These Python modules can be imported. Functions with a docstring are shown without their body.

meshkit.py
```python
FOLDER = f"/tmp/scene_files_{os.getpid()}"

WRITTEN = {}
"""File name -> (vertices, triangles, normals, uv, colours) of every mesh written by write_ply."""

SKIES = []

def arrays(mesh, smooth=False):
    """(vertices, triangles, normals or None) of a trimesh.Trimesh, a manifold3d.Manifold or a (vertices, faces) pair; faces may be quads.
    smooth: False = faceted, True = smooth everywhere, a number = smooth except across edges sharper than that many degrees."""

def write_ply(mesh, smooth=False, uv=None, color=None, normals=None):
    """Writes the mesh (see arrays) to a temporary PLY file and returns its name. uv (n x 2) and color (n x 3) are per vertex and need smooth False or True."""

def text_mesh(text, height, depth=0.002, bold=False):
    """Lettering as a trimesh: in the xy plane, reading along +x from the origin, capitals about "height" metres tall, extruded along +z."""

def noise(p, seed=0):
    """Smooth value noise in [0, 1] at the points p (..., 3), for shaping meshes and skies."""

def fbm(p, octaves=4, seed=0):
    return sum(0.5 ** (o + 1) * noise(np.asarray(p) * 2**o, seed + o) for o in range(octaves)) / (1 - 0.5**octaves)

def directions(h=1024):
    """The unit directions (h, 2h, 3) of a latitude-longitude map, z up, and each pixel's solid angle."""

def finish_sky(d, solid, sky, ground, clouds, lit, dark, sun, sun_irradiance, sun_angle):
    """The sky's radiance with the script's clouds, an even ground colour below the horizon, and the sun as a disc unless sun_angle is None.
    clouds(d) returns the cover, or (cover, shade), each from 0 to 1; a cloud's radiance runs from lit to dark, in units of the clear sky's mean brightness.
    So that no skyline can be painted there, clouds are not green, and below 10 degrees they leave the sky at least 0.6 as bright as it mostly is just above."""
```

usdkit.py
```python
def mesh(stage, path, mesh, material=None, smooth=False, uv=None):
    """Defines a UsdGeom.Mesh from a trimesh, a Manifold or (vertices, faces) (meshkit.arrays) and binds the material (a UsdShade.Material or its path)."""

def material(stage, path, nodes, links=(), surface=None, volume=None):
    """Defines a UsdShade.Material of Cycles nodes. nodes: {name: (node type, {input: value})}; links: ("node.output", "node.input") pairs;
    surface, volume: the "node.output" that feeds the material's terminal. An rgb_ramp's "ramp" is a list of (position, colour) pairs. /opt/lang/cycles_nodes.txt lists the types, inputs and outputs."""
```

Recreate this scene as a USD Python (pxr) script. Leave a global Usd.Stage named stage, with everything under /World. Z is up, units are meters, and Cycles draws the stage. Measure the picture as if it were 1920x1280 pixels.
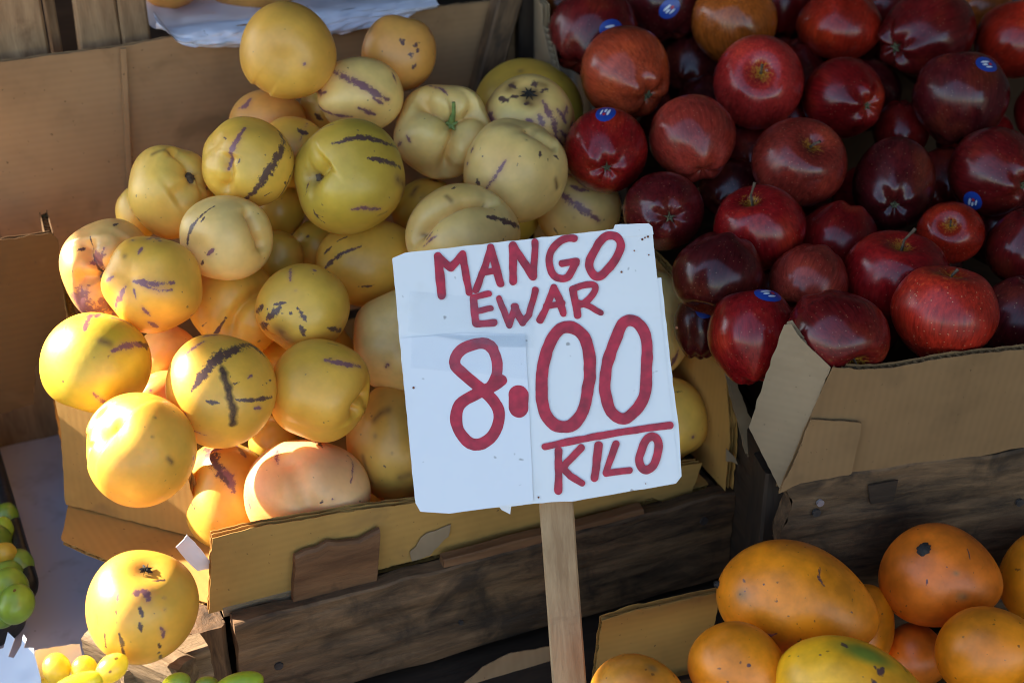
import math, numpy as np, trimesh, usdkit, meshkit
from pxr import Usd, UsdGeom, UsdLux, UsdShade, Gf, Sdf, Vt
from shapely.geometry import Polygon, LineString, MultiPolygon, box as sbox, Point
from shapely.ops import unary_union

stage = Usd.Stage.CreateInMemory()
UsdGeom.SetStageUpAxis(stage, 'Z'); UsdGeom.SetStageMetersPerUnit(stage, 1.0)
UsdGeom.Xform.Define(stage, '/World')
# ---------------------------------------------------------------- camera, sky, sun, exposure
RIGHT = np.array((0.922538, -0.385906, 0.000000)); UP = np.array((0.192953, 0.461269, 0.866025)); BACK = np.array((-0.334204, -0.798941, 0.500000))
EYE = np.array((0, 0, 1.6))
cam = UsdGeom.Camera.Define(stage, '/World/camera')
M4 = Gf.Matrix4d(*[float(x) for r, w in ((RIGHT, 0), (UP, 0), (BACK, 0), (EYE, 1)) for x in (*r, w)])
cam.AddTransformOp().Set(M4)
cam.CreateHorizontalApertureAttr(36.0); cam.CreateVerticalApertureAttr(24.0); cam.CreateFocalLengthAttr(50.006)
cam.CreateFStopAttr(6.3); cam.CreateFocusDistanceAttr(1.05)
cam.CreateExposureAttr(2.4)
SUN = np.array((-.671, .573, .468)); SUN = SUN / np.linalg.norm(SUN)
SUN_I, SKY = 1.25, 0.09
sun = UsdLux.DistantLight.Define(stage, '/World/sun')
sx = np.cross((0, 0, 1), SUN); sx /= np.linalg.norm(sx); sy = np.cross(SUN, sx)
sun.AddTransformOp().Set(Gf.Matrix4d(*[float(x) for r in (sx, sy, SUN) for x in (*r, 0)], 0, 0, 0, 1))
sun.CreateIntensityAttr(SUN_I); sun.CreateAngleAttr(0.6); sun.CreateNormalizeAttr(True); sun.CreateColorAttr(Gf.Vec3f(1, .9, .75))
sky = UsdLux.DomeLight.Define(stage, '/World/sky')
sky.CreateIntensityAttr(1 / math.pi)   # the dome's two ways of being sampled then agree
skym = usdkit.material(stage, '/World/Looks/sky_air', {
    's': ('sky_texture', {'sky_type': 'single_scattering', 'sun_disc': False, 'sun_elevation': float(math.asin(SUN[2])), 'sun_rotation': float(math.atan2(SUN[0], SUN[1])), 'aerosol_density': 0.4}),
    'b': ('background_shader', {'strength': SKY})}, [('s.color', 'b.color')], surface='b.background')
UsdShade.MaterialBindingAPI.Apply(sky.GetPrim()).Bind(skym)
sky.GetPrim().SetCustomDataByKey('kind', 'structure')

# ---------------------------------------------------------------- helpers
used, LOC = {}, {}
def numbered(parent, name):
    k = parent + '/' + name
    used[k] = used.get(k, -1) + 1
    return k if used[k] == 0 else '%s_%03d' % (k, used[k])
def tag(prim, label=None, cat=None, group=None, kind=None):
    p = prim.GetPrim() if hasattr(prim, 'GetPrim') else prim
    for k, v in (('label', label), ('category', cat), ('group', group), ('kind', kind)):
        if v: p.SetCustomDataByKey(k, v)
    return p
def thing(name, label, cat, loc=(0, 0, 0), group=None):
    x = UsdGeom.Xform.Define(stage, numbered('/World', name))
    x.AddTranslateOp().Set(Gf.Vec3d(*[float(q) for q in loc])); LOC[str(x.GetPath())] = np.asarray(loc, float)
    return tag(x, label, cat, group)
def obj(name, mesh, mat, parent=None, smooth=35, prim=None, label=None, cat=None, group=None, kind=None):
    """one Mesh prim; prim: {primvar: per-vertex array} (needs smooth True or False)"""
    base = str(parent.GetPath()) if parent is not None else '/World'
    top = '/'.join(base.split('/')[:3])
    if top in LOC:                                  # shapes are written in world coordinates; the thing's Xform carries its base
        mesh = trimesh.Trimesh(np.asarray(mesh.vertices) - LOC[top], mesh.faces, process=False)
    m = usdkit.mesh(stage, numbered(base, name), mesh, MAT[mat] if isinstance(mat, str) else mat, smooth=smooth)
    for k, v in (prim or {}).items():
        v = np.asarray(v, np.float32); api = UsdGeom.PrimvarsAPI(m)
        if v.ndim == 1: api.CreatePrimvar(k, Sdf.ValueTypeNames.FloatArray, 'vertex').Set(Vt.FloatArray.FromNumpy(v))
        else: api.CreatePrimvar(k, Sdf.ValueTypeNames.Color3fArray, 'vertex').Set(Vt.Vec3fArray.FromNumpy(v))
    return tag(m, label, cat, group, kind)
def unit(v): v = np.asarray(v, float); return v / np.linalg.norm(v)
def tube(pts, rad, sides=7, cap=True):
    p = np.asarray(pts, float); n = len(p); rad = np.broadcast_to(rad, (n,))
    t = np.gradient(p, axis=0); t /= np.linalg.norm(t, axis=1, keepdims=True)
    a = np.cross(t, (0.3, 0.2, 0.93)); a /= np.linalg.norm(a, axis=1, keepdims=True); b = np.cross(t, a)
    an = np.arange(sides) * 2 * np.pi / sides
    v = (p[:, None] + rad[:, None, None] * (np.cos(an)[None, :, None] * a[:, None] + np.sin(an)[None, :, None] * b[:, None])).reshape(-1, 3)
    f = []
    for i in range(n - 1):
        for j in range(sides):
            q = (i * sides + j, i * sides + (j + 1) % sides, (i + 1) * sides + (j + 1) % sides, (i + 1) * sides + j)
            f += [(q[0], q[1], q[2]), (q[0], q[2], q[3])]
    for e, off in ((0, 0), (1, (n - 1) * sides)):
        v = np.vstack([v, p[0] if e == 0 else p[-1]]); c = len(v) - 1
        for j in range(sides):
            f.append((c, off + (j + 1) % sides, off + j) if e == 0 else (c, off + j, off + (j + 1) % sides))
    return trimesh.Trimesh(v, np.array(f), process=False)

def prism(poly, depth):
    return trimesh.creation.extrude_polygon(poly, depth, engine='earcut')
def frame_of(pts, facing):
    P = np.asarray(pts, float); c = P.mean(0)
    _, _, vt = np.linalg.svd(P - c)
    n = vt[2]
    if n @ (np.asarray(facing) - c) < 0: n = -n
    return c, n
def rough(poly, step, amp, seed):
    """a polygon whose edges are cut or torn by hand"""
    ring = LineString(poly.exterior.coords); L = ring.length; k = max(8, int(L / step))
    d = np.linspace(0, L, k, endpoint=False)
    d = np.sort(np.concatenate([d, [ring.project(Point(c)) for c in list(poly.exterior.coords)[:-1]]]))
    q = np.array([ring.interpolate(x).coords[0] for x in d])
    w = np.stack([q[:, 0] * 160, q[:, 1] * 160, np.full(len(q), seed * 3.7)], 1)
    q = q + np.stack([meshkit.fbm(w, 3, seed) - .5, meshkit.fbm(w, 3, seed + 9) - .5], 1) * 2 * amp
    g = Polygon(q).buffer(0)
    return max(g.geoms, key=lambda a: a.area) if isinstance(g, MultiPolygon) else g
def sheet(name, pts, mat, parent=None, along=(1, 0, 0), thick=.004, edge=.0012, warp=.002, warpf=9, seed=1, facing=(.3, -1, 1.5), flute=True, walls=1, finest=.012, bend=None, **kw):
    """a cut piece of corrugated board (two liners and a wavy flute between them) or, with flute False, of paper"""
    P = np.asarray(pts, float); c, n = frame_of(P, facing)
    u = np.asarray(along, float); u = unit(u - n * (u @ n)); v = np.cross(n, u)
    poly = Polygon(np.stack([(P - c) @ u, (P - c) @ v], 1)).buffer(0)
    if isinstance(poly, MultiPolygon): poly = max(poly.geoms, key=lambda a: a.area)
    ms = []
    lay = thick / walls
    for k in range(walls + 1 if flute else 1):
        pg = rough(poly, .004, edge, seed + 5 * k) if edge else poly
        if k and edge: pg = pg.buffer(-edge * .8 * ((k * 7 + seed) % 3) / 2)
        if isinstance(pg, MultiPolygon): pg = max(pg.geoms, key=lambda a: a.area)
        m = prism(pg, .0006 if flute else thick); m.apply_translation((0, 0, -k * lay - (.0006 if flute else thick))); ms.append(m)
    if flute:
        x0, y0, x1, y1 = poly.bounds; lam = .0065
        for k in range(walls):
            xs = np.arange(x0, x1, lam / 5); prev = None; vv, ff = [], []
            zc, am = -k * lay - lay / 2 - .0003, (lay - .0007) / 2
            for x in xs:
                s = poly.buffer(-edge * .7).intersection(LineString([(x, y0 - 1), (x, y1 + 1)]))
                if s.is_empty or s.length < .003: prev = None; continue
                g = s if s.geom_type == 'LineString' else max(getattr(s, 'geoms', [s]), key=lambda a: a.length)
                ya, yb = sorted((g.coords[0][1], g.coords[-1][1])); z = zc + am * math.sin(x / lam * 2 * math.pi)
                b = len(vv); vv += [(x, ya, z), (x, yb, z)]
                if prev is not None: ff += [(prev, b, b + 1), (prev, b + 1, prev + 1)]
                prev = b
            if ff: ms.append(trimesh.Trimesh(np.array(vv), np.array(ff), process=False))
    out = []
    nl = walls + 1 if flute else 1
    for k_, m in enumerate(ms):
        m = trimesh.Trimesh(m.vertices, m.faces, process=False); m.merge_vertices()
        key = np.sign(np.round(m.face_normals[:, 2], 1)) if len(m.faces) and abs(m.face_normals[:, 2]).max() > .99 else np.zeros(len(m.faces))
        out.append(split(m, key, finest if k_ < nl else .03))
    m = trimesh.util.concatenate(out)
    L = np.array(m.vertices)
    w = c + L[:, :1] * u + L[:, 1:2] * v
    dis = (meshkit.fbm(w * warpf + seed * 7.1, 3, seed) - .5) * 2 * warp
    if bend is not None: dis = dis + bend(L[:, 0], L[:, 1])
    Wp = w + (L[:, 2] + dis)[:, None] * n
    pc = L + (seed * .371, seed * .173, 0)
    return obj(name, trimesh.Trimesh(Wp, m.faces, process=False), mat, parent, smooth=True, prim={'pc': pc}, **kw)
def split(m, key, finest):
    """cuts a mesh fine, then parts it where the facets named by key meet, so that those arrises stay sharp"""
    v, f, ix = trimesh.remesh.subdivide_to_size(np.array(m.vertices), np.array(m.faces), finest, return_index=True)
    k = np.unique(key, return_inverse=True)[1].ravel()[ix]
    c = f * (k.max() + 1) + k[:, None]
    u, inv = np.unique(c, return_inverse=True)
    return trimesh.Trimesh(v[u // (k.max() + 1)], inv.reshape(-1, 3), process=False)
def plank(name, o, ex, ey, ez, mat, parent=None, seed=1, cham=.002, amp=.0012, step=.012, cut=None, **kw):
    """a sawn board: o one corner, ex along the grain, ey and ez across; worn, slightly uneven faces and blunt arrises"""
    o, ex, ey, ez = (np.asarray(q, float) for q in (o, ex, ey, ez)); lx, ly, lz = (np.linalg.norm(q) for q in (ex, ey, ez))
    X, Y, Z = ex / lx, ey / ly, ez / lz
    c = min(cham, ly * .3, lz * .3)
    pg = Polygon([(c, 0), (ly - c, 0), (ly, c), (ly, lz - c), (ly - c, lz), (c, lz), (0, lz - c), (0, c)])
    m = prism(pg, lx); m.merge_vertices(); key = (np.round(m.face_normals, 1) @ (1, 10, 100)).round(2)
    m = split(trimesh.Trimesh(np.array(m.vertices)[:, [2, 0, 1]], m.faces, process=False), key, step); L = np.array(m.vertices)
    q = L * (14, 60, 60) + seed * 11.3
    d = np.stack([meshkit.fbm(q + k * 31, 3, seed + k) - .5 for k in range(3)], 1) * 2 * amp
    if cut is not None: d = d + cut(L)
    L2 = L + d
    Wp = o + L2[:, :1] * X + L2[:, 1:2] * Y + L2[:, 2:] * Z
    m = trimesh.Trimesh(Wp, m.faces, process=False)
    if np.dot(np.cross(X, Y), Z) < 0: m.invert()
    return obj(name, m, mat, parent, smooth=True, prim={'pc': L + (seed * .71, seed * .23, seed * .37)}, **kw)

# ---------------------------------------------------------------- materials
MAT = {}
def mat(name, nodes, links, surface='p.BSDF'):
    MAT[name] = usdkit.material(stage, '/World/Looks/' + name, nodes, links, surface=surface)
def plain(name, color, rough=.5, var=.15, scale=40, bump=.0, bscale=200, **kw):
    c = np.array(color)
    mat(name, {'t': ('texture_coordinate', {}), 'n': ('noise_texture', {'scale': scale, 'detail': 4.0}),
               'r': ('rgb_ramp', {'ramp': [(.3, tuple(c * (1 - var))), (.7, tuple(np.minimum(c * (1 + var), 1)))]}),
               'n2': ('noise_texture', {'scale': bscale, 'detail': 3.0}), 'b': ('bump', {'strength': bump, 'distance': .002}),
               'p': ('principled_bsdf', dict({'roughness': rough}, **kw))},
        [('t.object', 'n.vector'), ('n.fac', 'r.fac'), ('r.color', 'p.base_color'), ('t.object', 'n2.vector'), ('n2.fac', 'b.height'), ('b.normal', 'p.normal')])
def fruit_mat(name, rough=.4, sss=.14, speck=.72, specc=(.16, .09, .03), coat=0.0, mott=.16, jag=.62, dots=None):
    N = {'t': ('texture_coordinate', {}), 'oi': ('object_info', {}), 'off': ('vector_math', {'math_type': 'add'}),
         'sc': ('vector_math', {'math_type': 'scale', 'scale': 9.0}), 'cx': ('combine_xyz', {}),
         'tint': ('attribute', {'attribute': 'tint'}), 'st': ('attribute', {'attribute': 'streak'}), 'dk': ('attribute', {'attribute': 'dark'}), 'sb': ('attribute', {'attribute': 'scab'}),
         'nm': ('noise_texture', {'scale': 32.0, 'detail': 5.0, 'roughness': .6}),
         'rm': ('map_range', {'from_min': .3, 'from_max': .7, 'to_min': 1 - mott, 'to_max': 1 + mott, 'clamp': True}),
         'cm': ('vector_math', {'math_type': 'scale'}),
         # jagged edges of the purple marks
         'nj': ('noise_texture', {'scale': 420.0, 'detail': 4.0, 'roughness': .7}), 'nk': ('noise_texture', {'scale': 150.0, 'detail': 3.0}),
         'j1': ('math', {'math_type': 'multiply_add', 'value2': jag, 'value3': -jag * .5}), 'j2': ('math', {'math_type': 'multiply_add', 'value2': 1.3, 'value3': -.68}),
         'ja': ('math', {'math_type': 'add'}), 'js': ('math', {'math_type': 'add'}), 'jc': ('math', {'math_type': 'multiply', 'value2': 3.0, 'use_clamp': True}), 'jm': ('math', {'math_type': 'multiply'}), 'jf': ('map_range', {'from_min': .42, 'from_max': .68, 'to_max': .93, 'clamp': True}),
         'pk': ('mix', {'color1': (.22, .085, .105), 'color2': (.04, .02, .024)}), 'm1': ('mix', {}),
         # corky scabs
         'bj': ('math', {'math_type': 'add'}), 'bf': ('map_range', {'from_min': .3, 'from_max': .75, 'clamp': True}),
         'nb': ('noise_texture', {'scale': 300.0, 'detail': 5.0, 'roughness': .7}), 'bc': ('rgb_ramp', {'ramp': [(.32, (.035, .014, .004)), (.55, (.14, .062, .018)), (.72, (.27, .15, .05))]}), 'm2': ('mix', {}),
         # small flecks
         'ns': ('noise_texture', {'scale': 210.0, 'detail': 1.0}), 'sf': ('map_range', {'from_min': speck, 'from_max': speck + .05, 'to_max': .75, 'clamp': True}), 'm3': ('mix', {'color2': specc}),
         'rr': ('map_range', {'from_min': 0.0, 'from_max': 1.0, 'to_min': rough, 'to_max': min(rough + .25, 1), 'clamp': True}),
         'nbp': ('noise_texture', {'scale': 260.0, 'detail': 3.0}), 'hh': ('math', {'math_type': 'multiply_add', 'value2': 1.6}), 'bp': ('bump', {'strength': .16, 'distance': .0008}),
         'p': ('principled_bsdf', {'subsurface_weight': sss, 'subsurface_radius': (1.0, .45, .12), 'subsurface_scale': .006, 'coat_weight': coat, 'coat_roughness': .12, 'specular_ior_level': .5})}
    Lk = [('oi.random', 'cx.x'), ('oi.random', 'cx.y'), ('cx.vector', 'sc.vector1'), ('t.object', 'off.vector1'), ('sc.vector', 'off.vector2')]
    Lk += [('off.vector', k + '.vector') for k in ('nm', 'nj', 'nk', 'nb', 'ns', 'nbp')]
    Lk += [('nm.fac', 'rm.value'), ('tint.color', 'cm.vector1'), ('rm.result', 'cm.scale'),
           ('nj.fac', 'j1.value1'), ('nk.fac', 'j2.value1'), ('j1.value', 'ja.value1'), ('j2.value', 'ja.value2'), ('st.fac', 'jc.value1'), ('jc.value', 'jm.value1'), ('ja.value', 'jm.value2'), ('jm.value', 'js.value1'), ('st.fac', 'js.value2'), ('js.value', 'jf.value'),
           ('dk.fac', 'pk.fac'), ('cm.vector', 'm1.color1'), ('pk.color', 'm1.color2'), ('jf.result', 'm1.fac'),
           ('j2.value', 'bj.value1'), ('sb.fac', 'bj.value2'), ('bj.value', 'bf.value'), ('nb.fac', 'bc.fac'), ('m1.color', 'm2.color1'), ('bc.color', 'm2.color2'), ('bf.result', 'm2.fac'),
           ('ns.fac', 'sf.value'), ('m2.color', 'm3.color1'), ('sf.result', 'm3.fac'),
           ('bf.result', 'rr.value'), ('rr.result', 'p.roughness'),
           ('bf.result', 'hh.value1'), ('nbp.fac', 'hh.value3'), ('hh.value', 'bp.height'), ('bp.normal', 'p.normal')]
    last = 'm3.color'
    if dots:
        N['vd'] = ('voronoi_texture', {'scale': dots[0]}); N['df'] = ('map_range', {'from_min': dots[1], 'from_max': dots[1] * .5, 'to_max': dots[2], 'clamp': True}); N['m4'] = ('mix', {'color2': dots[3]})
        Lk += [('off.vector', 'vd.vector'), ('vd.distance', 'df.value'), (last, 'm4.color1'), ('df.result', 'm4.fac')]; last = 'm4.color'
    Lk.append((last, 'p.base_color'))
    mat(name, N, Lk)
fruit_mat('pepino_skin', speck=.755, specc=(.2, .11, .04), jag=1.6)
fruit_mat('mango_skin', rough=.38, sss=.04, speck=.735, specc=(.10, .035, .01), mott=.36, dots=(330., .15, .18, (.66, .30, .04)))
def apple_mat(name, streak, rough, dots):
    N = {'t': ('texture_coordinate', {}), 'tint': ('attribute', {'attribute': 'tint'}), 'pc': ('attribute', {'attribute': 'pc'}), 'mp': ('mapping', {'scale': (16, 16, 1.6)}),
         'n': ('noise_texture', {'scale': 1.0, 'detail': 5.0, 'roughness': .65}), 'mr': ('map_range', {'from_min': .3, 'from_max': .7, 'to_min': 1 - streak, 'to_max': 1 + streak, 'clamp': True}),
         'c': ('vector_math', {'math_type': 'scale'}), 'n2': ('noise_texture', {'scale': 26.0, 'detail': 4.0}), 'mr2': ('map_range', {'from_min': .3, 'from_max': .7, 'to_min': .7, 'to_max': 1.3, 'clamp': True}), 'c2': ('vector_math', {'math_type': 'scale'}),
         'yl': ('attribute', {'attribute': 'yellow'}), 'ya': ('math', {'math_type': 'add'}), 'ym': ('math', {'math_type': 'multiply_add', 'value2': 1.5, 'value3': -.75}), 'yf': ('map_range', {'from_min': .35, 'from_max': .75, 'clamp': True}), 'my': ('mix', {'color2': (.42, .21, .022)}),
         'v': ('voronoi_texture', {'scale': 260.0}), 'df': ('map_range', {'from_min': .16, 'from_max': .08, 'to_max': dots, 'clamp': True}), 'md': ('mix', {'color2': (.55, .3, .16)}),
         'nr': ('noise_texture', {'scale': 45.0, 'detail': 5.0}), 'rr': ('map_range', {'from_min': .3, 'from_max': .7, 'to_min': rough - .06, 'to_max': rough + .12, 'clamp': True}),
         'b': ('bump', {'strength': .08, 'distance': .001}), 'nb': ('noise_texture', {'scale': 180.0, 'detail': 2.0}),
         'p': ('principled_bsdf', {'subsurface_weight': .04, 'subsurface_scale': .004, 'specular_ior_level': .42})}
    Lk = [('pc.vector', 'mp.vector'), ('mp.vector', 'n.vector'), ('n.fac', 'mr.value'), ('tint.color', 'c.vector1'), ('mr.result', 'c.scale'), ('t.object', 'n2.vector'), ('n2.fac', 'mr2.value'), ('c.vector', 'c2.vector1'), ('mr2.result', 'c2.scale'),
          ('n.fac', 'ym.value1'), ('ym.value', 'ya.value1'), ('yl.fac', 'ya.value2'), ('ya.value', 'yf.value'), ('c2.vector', 'my.color1'), ('yf.result', 'my.fac'),
          ('t.object', 'v.vector'), ('v.distance', 'df.value'), ('my.color', 'md.color1'), ('df.result', 'md.fac'), ('md.color', 'p.base_color'),
          ('t.object', 'nr.vector'), ('nr.fac', 'rr.value'), ('rr.result', 'p.roughness'), ('t.object', 'nb.vector'), ('nb.fac', 'b.height'), ('b.normal', 'p.normal')]
    mat(name, N, Lk)
apple_mat('apple_skin', .42, .19, .24)
apple_mat('apple_skin_dotted', .45, .28, .7)
def grape_mat():
    mat('grape_skin', {'tint': ('attribute', {'attribute': 'tint'}), 't': ('texture_coordinate', {}), 'n': ('noise_texture', {'scale': 90.0, 'detail': 3.0}), 'mr': ('map_range', {'from_min': .3, 'from_max': .7, 'to_min': .85, 'to_max': 1.12}), 'c': ('vector_math', {'math_type': 'scale'}),
        'sb': ('attribute', {'attribute': 'scab'}), 'nk': ('noise_texture', {'scale': 300.0}), 'j': ('math', {'math_type': 'multiply_add', 'value2': .8, 'value3': -.4}), 'ja': ('math', {'math_type': 'add'}), 'jf': ('map_range', {'from_min': .45, 'from_max': .6, 'clamp': True}), 'm': ('mix', {'color2': (.12, .06, .02)}),
        'p': ('principled_bsdf', {'roughness': .3, 'subsurface_weight': .6, 'subsurface_radius': (1, .8, .15), 'subsurface_scale': .008})},
        [('tint.color', 'c.vector1'), ('t.object', 'n.vector'), ('n.fac', 'mr.value'), ('mr.result', 'c.scale'), ('c.vector', 'm.color1'), ('t.object', 'nk.vector'), ('nk.fac', 'j.value1'), ('j.value', 'ja.value1'), ('sb.fac', 'ja.value2'), ('ja.value', 'jf.value'), ('jf.result', 'm.fac'), ('m.color', 'p.base_color')])
grape_mat()
def card_mat(name, base, stain=(.16, .09, .04), lines=.03, stainlo=.58):
    c = np.array(base)
    mat(name, {'pc': ('attribute', {'attribute': 'pc'}), 'mp': ('mapping', {'scale': (970., 2., 1.)}),
        'n': ('noise_texture', {'scale': 9.0, 'detail': 6.0, 'roughness': .65}), 'r': ('rgb_ramp', {'ramp': [(.25, tuple(c * .72)), (.5, tuple(c)), (.8, tuple(c * 1.18))]}),
        'w': ('wave_texture', {'wave_type': 'bands', 'bands_direction': 'x', 'scale': 49.0, 'distortion': .3}), 'wr': ('map_range', {'to_min': 1 - lines, 'to_max': 1 + lines * .5}), 'c': ('vector_math', {'math_type': 'scale'}),
        'ns': ('noise_texture', {'scale': 16.0, 'detail': 5.0, 'distortion': .6}), 'sf': ('map_range', {'from_min': stainlo, 'from_max': stainlo + .14, 'to_max': .6, 'clamp': True}), 'm': ('mix', {'color2': stain}),
        'nf': ('noise_texture', {'scale': 240.0, 'detail': 2.0}), 'ff': ('map_range', {'from_min': .70, 'from_max': .76, 'to_max': .7, 'clamp': True}), 'm2': ('mix', {'color2': tuple(np.array(stain) * .5)}), 'lw': ('math', {'math_type': 'multiply', 'value2': lines * 6}),
        'fib': ('noise_texture', {'scale': 900.0, 'detail': 2.0}), 'hb': ('math', {'math_type': 'multiply_add', 'value2': .35}), 'b': ('bump', {'strength': .25, 'distance': .0006}),
        'p': ('principled_bsdf', {'roughness': .78, 'specular_ior_level': .25})},
        [('pc.vector', 'n.vector'), ('n.fac', 'r.fac'), ('pc.vector', 'w.vector'), ('w.fac', 'wr.value'), ('r.color', 'c.vector1'), ('wr.result', 'c.scale'), ('pc.vector', 'ns.vector'), ('ns.fac', 'sf.value'), ('c.vector', 'm.color1'), ('sf.result', 'm.fac'),
         ('pc.vector', 'nf.vector'), ('nf.fac', 'ff.value'), ('m.color', 'm2.color1'), ('ff.result', 'm2.fac'), ('m2.color', 'p.base_color'), ('pc.vector', 'fib.vector'), ('fib.fac', 'hb.value1'), ('w.fac', 'lw.value1'), ('lw.value', 'hb.value3'), ('hb.value', 'b.height'), ('b.normal', 'p.normal')])
card_mat('brown_board', (.33, .185, .085))
card_mat('tan_board', (.235, .130, .055))
card_mat('ochre_board', (.40, .215, .055), stainlo=.62)
card_mat('grey_board', (.27, .185, .105), stain=(.2, .13, .07), lines=.02)
card_mat('dark_board', (.11, .055, .018))
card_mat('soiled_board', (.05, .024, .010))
def wood_mat(name, dark, light, blotch=(.03, .018, .01), blo=.55, rough_=.7, grain=1.0, edgebump=.5):
    mat(name, {'pc': ('attribute', {'attribute': 'pc'}), 'mp': ('mapping', {'scale': (22, 130, 130)}), 'mp2': ('mapping', {'scale': (2.2, 26, 26)}),
        'n': ('noise_texture', {'scale': 1.0, 'detail': 6.0, 'roughness': .7, 'distortion': .4}), 'n2': ('noise_texture', {'scale': 1.0, 'detail': 4.0, 'distortion': .8}), 'a': ('math', {'math_type': 'multiply_add', 'value2': .5}), 'h': ('math', {'math_type': 'multiply', 'value2': .5}),
        'r': ('rgb_ramp', {'ramp': [(.36, dark), (.5, tuple((np.array(dark) + np.array(light)) / 2)), (.64, light)]}),
        'nb': ('noise_texture', {'scale': 20.0, 'detail': 6.0, 'roughness': .62, 'distortion': .5}), 'bf': ('map_range', {'from_min': blo, 'from_max': blo + .16, 'to_max': .85, 'clamp': True}), 'm': ('mix', {'color2': blotch}),
        'b': ('bump', {'strength': edgebump, 'distance': .0015}), 'p': ('principled_bsdf', {'roughness': rough_, 'specular_ior_level': .3})},
        [('pc.vector', 'mp.vector'), ('mp.vector', 'n.vector'), ('pc.vector', 'mp2.vector'), ('mp2.vector', 'n2.vector'), ('n2.fac', 'h.value1'), ('n.fac', 'a.value1'), ('h.value', 'a.value3'), ('a.value', 'r.fac'),
         ('pc.vector', 'nb.vector'), ('nb.fac', 'bf.value'), ('r.color', 'm.color1'), ('bf.result', 'm.fac'), ('m.color', 'p.base_color'), ('n.fac', 'b.height'), ('b.normal', 'p.normal')])
wood_mat('old_wood', (.025, .014, .007), (.23, .125, .058), blo=.49, edgebump=.9)
wood_mat('dark_wood', (.013, .008, .005), (.05, .029, .016), blo=.5)
wood_mat('red_wood', (.10, .042, .016), (.23, .105, .042), blo=.6)
wood_mat('pale_wood', (.28, .155, .07), (.52, .335, .17), blotch=(.16, .09, .045), blo=.62)
wood_mat('rough_wood', (.07, .042, .02), (.36, .24, .13), blo=.6, edgebump=1.6)
wood_mat('slat_wood', (.19, .10, .045), (.40, .24, .12), blotch=(.12, .05, .02), blo=.58)
def paper_mat(name, base, dirt=(.35, .3, .25), amt=.5, trans=.0):
    mat(name, {'t': ('texture_coordinate', {}), 'n': ('noise_texture', {'scale': 18.0, 'detail': 5.0, 'roughness': .6}), 'f': ('map_range', {'from_min': .55, 'from_max': .8, 'to_max': amt, 'clamp': True}), 'm': ('mix', {'color1': base, 'color2': dirt}),
        'ns': ('noise_texture', {'scale': 130.0, 'detail': 1.0}), 'sf': ('map_range', {'from_min': .75, 'from_max': .80, 'to_max': .6, 'clamp': True}), 'm2': ('mix', {'color2': (.12, .09, .06)}), 'p': ('principled_bsdf', {'roughness': .55})},
        [('t.object', 'n.vector'), ('n.fac', 'f.value'), ('f.result', 'm.fac'), ('t.object', 'ns.vector'), ('ns.fac', 'sf.value'), ('m.color', 'm2.color1'), ('sf.result', 'm2.fac'), ('m2.color', 'p.base_color')])
paper_mat('white_paper', (.74, .73, .78))
paper_mat('sign_paper', (.76, .74, .715), dirt=(.55, .50, .42), amt=.35)
paper_mat('patch_paper', (.75, .74, .745), dirt=(.7, .68, .66), amt=.2)
paper_mat('table_paper', (.60, .58, .66), dirt=(.3, .27, .27), amt=.8)
paper_mat('white_cloth', (.72, .71, .80), dirt=(.5, .47, .5), amt=.35)
plain('sign_red', (.40, .009, .026), rough=.42, var=.34, scale=130, bump=0.0)
plain('rust', (.2, .06, .02), .8, .4, 300)
plain('black_plastic', (.018, .019, .02), .42, .3, 120, .25, 300)
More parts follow.
